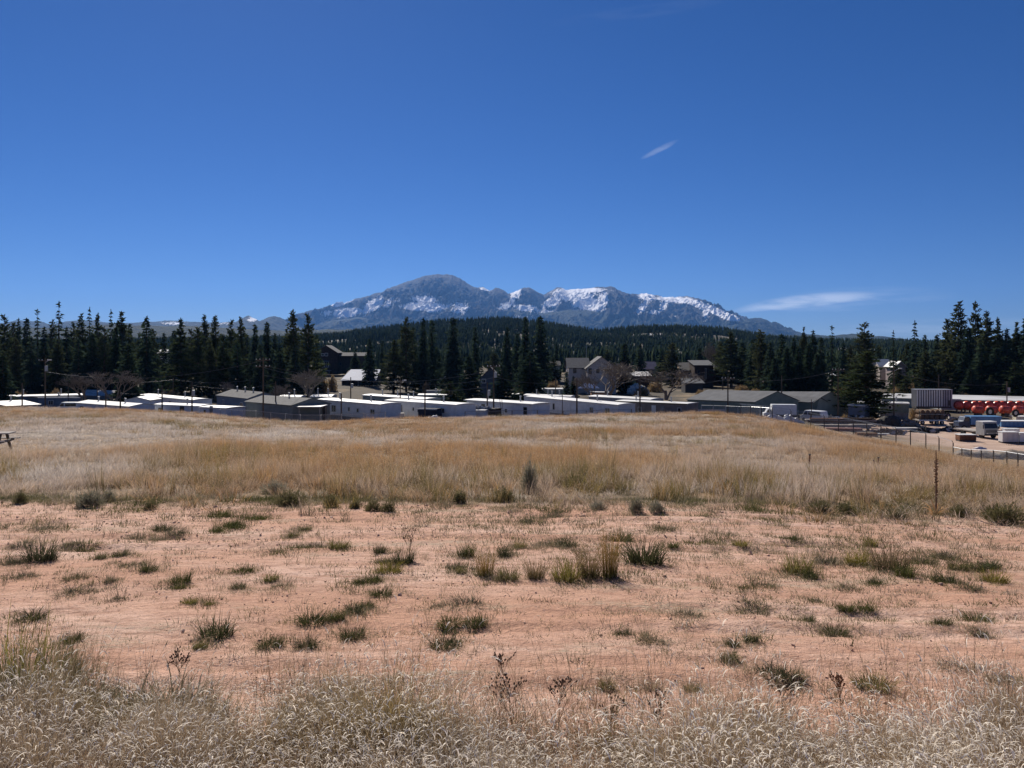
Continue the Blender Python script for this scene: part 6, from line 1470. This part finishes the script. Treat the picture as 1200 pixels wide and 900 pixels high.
# countable tufts on the dirt: each one an object (px, ground row, width px, height px, kind)
# kinds: g dark green, y yellow green, k greyish with straw, t tall tawny over green
def tuft_proto(kind, seed):
    P = {'g': dict(n=300, h=.48, spread=.46, w=.010, curl=.7, lean=.95, hv=.6), 'y': dict(n=260, h=.46, spread=.46, w=.010, curl=.6, lean=.8, hv=.65), 'k': dict(n=260, h=.36, spread=.55, w=.009, curl=.9, lean=1.2, hv=.6, head=.0), 't': dict(n=240, h=.75, spread=.36, w=.007, curl=.3, lean=.45, hv=.6, head=.2)}[kind]
    M = {'g': grass_mat('dark_green_tuft', (.055, .052, .025), (.10, .11, .045), (.3, .25, .14), (.10, .09, .045), (.18, .16, .08), .25), 'y': grass_mat('yellow_green_tuft', (.09, .08, .03), (.25, .22, .075), (.35, .3, .15), (.1, .08, .03), (.2, .17, .06), .3),
         'k': grass_mat('grey_green_tuft', (.11, .095, .06), (.20, .185, .12), (.4, .36, .27), (.14, .12, .08), (.27, .24, .18), .25), 't': grass_mat('tawny_green_tuft', (.085, .08, .03), (.30, .20, .095), (.38, .28, .16), (.1, .08, .04), (.3, .21, .1), .3)}[kind]
    root = empty('grass_tuft'); V, Fc, T, Hu = blade_tuft(seed, **P)
    me = mesh_np('blades', V, Fc, M)
    for k, a in (('t', T), ('hue', Hu)): me.attributes.new(k, 'FLOAT', 'POINT').data.foreach_set('value', a.astype(np.float32))
    link_mesh('blades', me, root)
    q = dict(seed=seed + 500, n=110, h=.20, spread=.72, w=.007, curl=.9, lean=2.1, hv=.5)
    V, Fc, T, Hu = blade_tuft(**q); me = mesh_np('dry_base', V, Fc, G_LITTER)
    for k, a in (('t', T), ('hue', Hu)): me.attributes.new(k, 'FLOAT', 'POINT').data.foreach_set('value', a.astype(np.float32))
    link_mesh('dry_base', me, root)
    return root
TP = {k: [tuft_proto(k, 200 + 7 * i + 50 * j) for i in range(3)] for j, k in enumerate('gykt')}
CNT = {}
KN = {'g': 'dark green', 'y': 'yellow green', 'k': 'grey green', 't': 'tall tawny'}
USED2 = set()
rt = random.Random(4)
rowsof = [('near the front grass', 735, 900), ('amid the red dirt', 665, 735), ('toward the field edge', 0, 665)]
for i, (px, row, w, h, k) in enumerate(sorted(TUFTS)):
    p = TP[k][i % 3]
    if id(p) in USED2: o = copy_tree(p)
    else: o = p; USED2.add(id(p))
    x, Y = hit(px, row, 2.2, 20); sx = w / F * Y / .92; sz = h / F * Y / (.54 if k != 't' else .85)
    o.location = (x, Y, g1(x, Y) - .004); o.scale = (sx, sx * .9, sz); o.rotation_euler = (0, 0, rt.uniform(0, 6.28))
    where = next(nm for nm, a, b in rowsof if a <= row < b); key = (k, where); CNT[key] = CNT.get(key, 0) + 1
    tag(o, f"{KN[k]} grass tuft {where}, {ordinal(CNT[key])} such from the left", 'grass tuft', 'grass tufts on the red dirt')
# grey shrubs along the edge of the field
SHRUBM = foliage_mat('grey_shrub_leaves', (.30, .28, .21), (.17, .165, .105), (.42, .38, .30), 5.0, .3, .5)
DSHRUBM = foliage_mat('dark_shrub_leaves', (.12, .115, .05), (.22, .19, .10), (.10, .10, .045), 5.0, .3, .5)
def shrub_proto(seed, m):
    r = np.random.default_rng(seed); root = empty('field_shrub'); n = 1500
    u = r.normal(size=(n, 3)); u[:, 2] = np.abs(u[:, 2]) + .05; u /= np.linalg.norm(u, axis=1, keepdims=True)
    lob = .62 + .6 * vnoise(u[:, 0] * 3 + seed, u[:, 1] * 3 + 8)
    P = u * (lob * (.35 + .65 * r.random(n)))[:, None]
    V, Fc = tri_cloud(P, u + r.normal(0, .45, (n, 3)) + np.array([0, 0, .5]), .14 + .14 * r.random(n), np.full(n, .022), r)
    link_mesh('foliage', mesh_np('foliage', V, Fc, m), root)
    mb = MB()
    for i in range(16):
        a = i * .55; q = r.uniform(.4, .9); mb.tube((0, 0, -.05), (math.cos(a) * q, math.sin(a) * q, r.uniform(.4, .9)), .012, .006, 4)
    mb.build('stem', TWIG, root); return root
SP = [shrub_proto(301, SHRUBM), shrub_proto(302, SHRUBM), shrub_proto(303, DSHRUBM), shrub_proto(304, DSHRUBM)]
SHR = [(105, 594, 34, 18, 0, 'broad pale grey shrub at the left field edge'), (128, 588, 16, 14, 1, 'small pale grey shrub right of the broad one'), (25, 590, 16, 14, 2, 'dark low shrub near the left end of the field edge'), (176, 597, 16, 10, 2, 'dark shrub on the dirt edge right of the pale grey pair'), (340, 592, 36, 16, 2, 'wide dark shrub in the field edge, left of centre'), (388, 594, 20, 13, 3, 'round dark shrub right of the wide one'),
       (322, 578, 30, 14, 1, 'bleached shrub in the grass above the wide dark one'), (437, 599, 22, 13, 2, 'dark shrub left of three near the centre edge'), (455, 600, 18, 13, 3, 'dark shrub right of its twin near the centre edge'), (538, 590, 20, 15, 3, 'dark green shrub at the field edge left of the dry stalks'), (590, 588, 24, 16, 2, 'dark olive shrub below the tall pinkish dry weed'), (620, 578, 18, 36, 1, 'tall pinkish dry weed standing out of the field grass'),
       (416, 596, 14, 10, 3, 'small dark shrub at the edge, left of the twin ones'), (676, 573, 24, 16, 2, 'dim olive shrub in the grass right of the pinkish weed'), (855, 578, 24, 14, 2, 'shaded shrub in the grass left of the bleached swell'), (960, 601, 30, 14, 3, 'dark shrub group left, at the right field edge'), (990, 602, 24, 13, 2, 'dark shrub beside the group at the right field edge'), (1050, 608, 28, 12, 3, 'low dark shrub left of the tall dry stalk'), (1175, 612, 46, 20, 3, 'large dark shrub at the right end of the field edge'), (1125, 606, 24, 14, 2, 'dark shrub right of the tall dry stalk'),
       (770, 600, 20, 12, 1, 'grey shrub on the edge between centre and right'), (700, 597, 20, 10, 1, 'low grey shrub at the edge right of centre'), (745, 600, 18, 16, 0, 'upright straw coloured shrub at the centre right edge')]
for i, (px, row, w, h, k, lb) in enumerate(SHR):
    p = SP[k]
    if id(p) in USED2: o = copy_tree(p)
    else: o = p; USED2.add(id(p))
    x, Y = hit(px, row, 8, 30); s = w / F * Y / 2 * 1.1
    o.location = (x, Y, g1(x, Y) - .01); o.scale = (s, s, h / F * Y * 1.1); o.rotation_euler = (0, 0, i * 1.7); tag(o, lb, 'shrub')
# tall dry stalk (a spent flower spike)
STALKM = pmat('dry_stalk', (.30, .20, .12), (.17, .115, .075), 14, .95)
def stalk():
    x, Y = hit(1097, 604); z = g1(x, Y); root = empty('dry_stalk', (x, Y, z), 0, 'tall single dry flower stalk beside the right field edge', 'stalk'); H = 76 / F * Y
    MB().tube((0, 0, -.05), (.0, 0, H), .016, .008, 6).build('stem', STALKM, root)
    r = np.random.default_rng(9); mb = MB()
    for i in range(70):
        t = .30 + .55 * r.random(); a = r.random() * 6.28; rr = .022 + .02 * r.random()
        mb.tube((0, 0, t * H), (rr * math.cos(a), rr * math.sin(a), t * H + .02), .014, .006, 5)
    mb.build('seed_spike', STALKM, root)
    V, Fc, T, Hu = blade_tuft(seed=7, n=24, h=.28, spread=.06, w=.018, curl=.9, lean=1.2); me = mesh_np('dead_leaf', V, Fc, G_FIELD)
    for k, a in (('t', T), ('hue', Hu)): me.attributes.new(k, 'FLOAT', 'POINT').data.foreach_set('value', a.astype(np.float32))
    link_mesh('dead_leaf', me, root)
stalk()
# dark dry weeds with seed heads in the foreground
WEEDM = pmat('dark_dry_weed', (.13, .085, .06), (.08, .055, .042), 12, .95)
def weed(px, row, hpx, label, seed, spread=.5, heads=34, lean=0.0, m=None):
    r = random.Random(seed); m = m or WEEDM
    x, Y = hit(px, row, 2, 20); root = empty('dry_weed', (x, Y, g1(x, Y)), 0, label, 'weed'); H = hpx / F * Y; st, hd = MB(), MB()
    def grow(p, d, ln, rad, lev):
        q = p + d * ln; st.tube(p, q, rad * .62, rad * .45, 4)
        if lev == 3:
            hd.tube(q, q + d * .007, .0035, .0048, 6).tube(q + d * .007, q + d * .013, .0048, .0015, 6); return
        for i in range(3 if lev else 5):
            a = Vector((r.gauss(0, 1), r.gauss(0, 1), r.gauss(0, .4))).normalized(); nd = (d + a * spread + Vector((0, 0, .22))).normalized()
            grow(p + (q - p) * r.uniform(.45, 1), nd, ln * r.uniform(.55, .8), rad * .7, lev + 1)
    grow(Vector((0, 0, -.02)), Vector((lean, 0, 1)).normalized(), H * .42, .0035, 0)
    st.build('stem', m, root); hd.build('seed_head', m, root)
weed(603, 862, 92, 'dark dry weed with round seed heads in the front grass, left of centre', 3, .55, lean=-.15)
weed(655, 850, 70, 'smaller dark dry weed with seed heads right of the tall one', 4, .6)
weed(590, 800, 40, 'thin dark weed behind the tall dry weed', 5, .6)
weed(770, 860, 60, 'dark branching dry weed in the front grass, right of centre', 6, .55)
weed(715, 870, 66, 'pale brown dry weed between the two dark weeds', 8, .5, m=STALKM)
weed(985, 830, 56, 'reddish dry stems standing at the right front grass', 9, .35, m=RUST)
weed(905, 850, 66, 'leaning dark dry stems left of the reddish ones', 10, .4, lean=.5)
weed(210, 800, 44, 'thin dark twiggy weed above the left front grass', 11, .6)
weed(480, 655, 40, 'tall thin dark stems in the tuft left of the central clump', 12, .35)
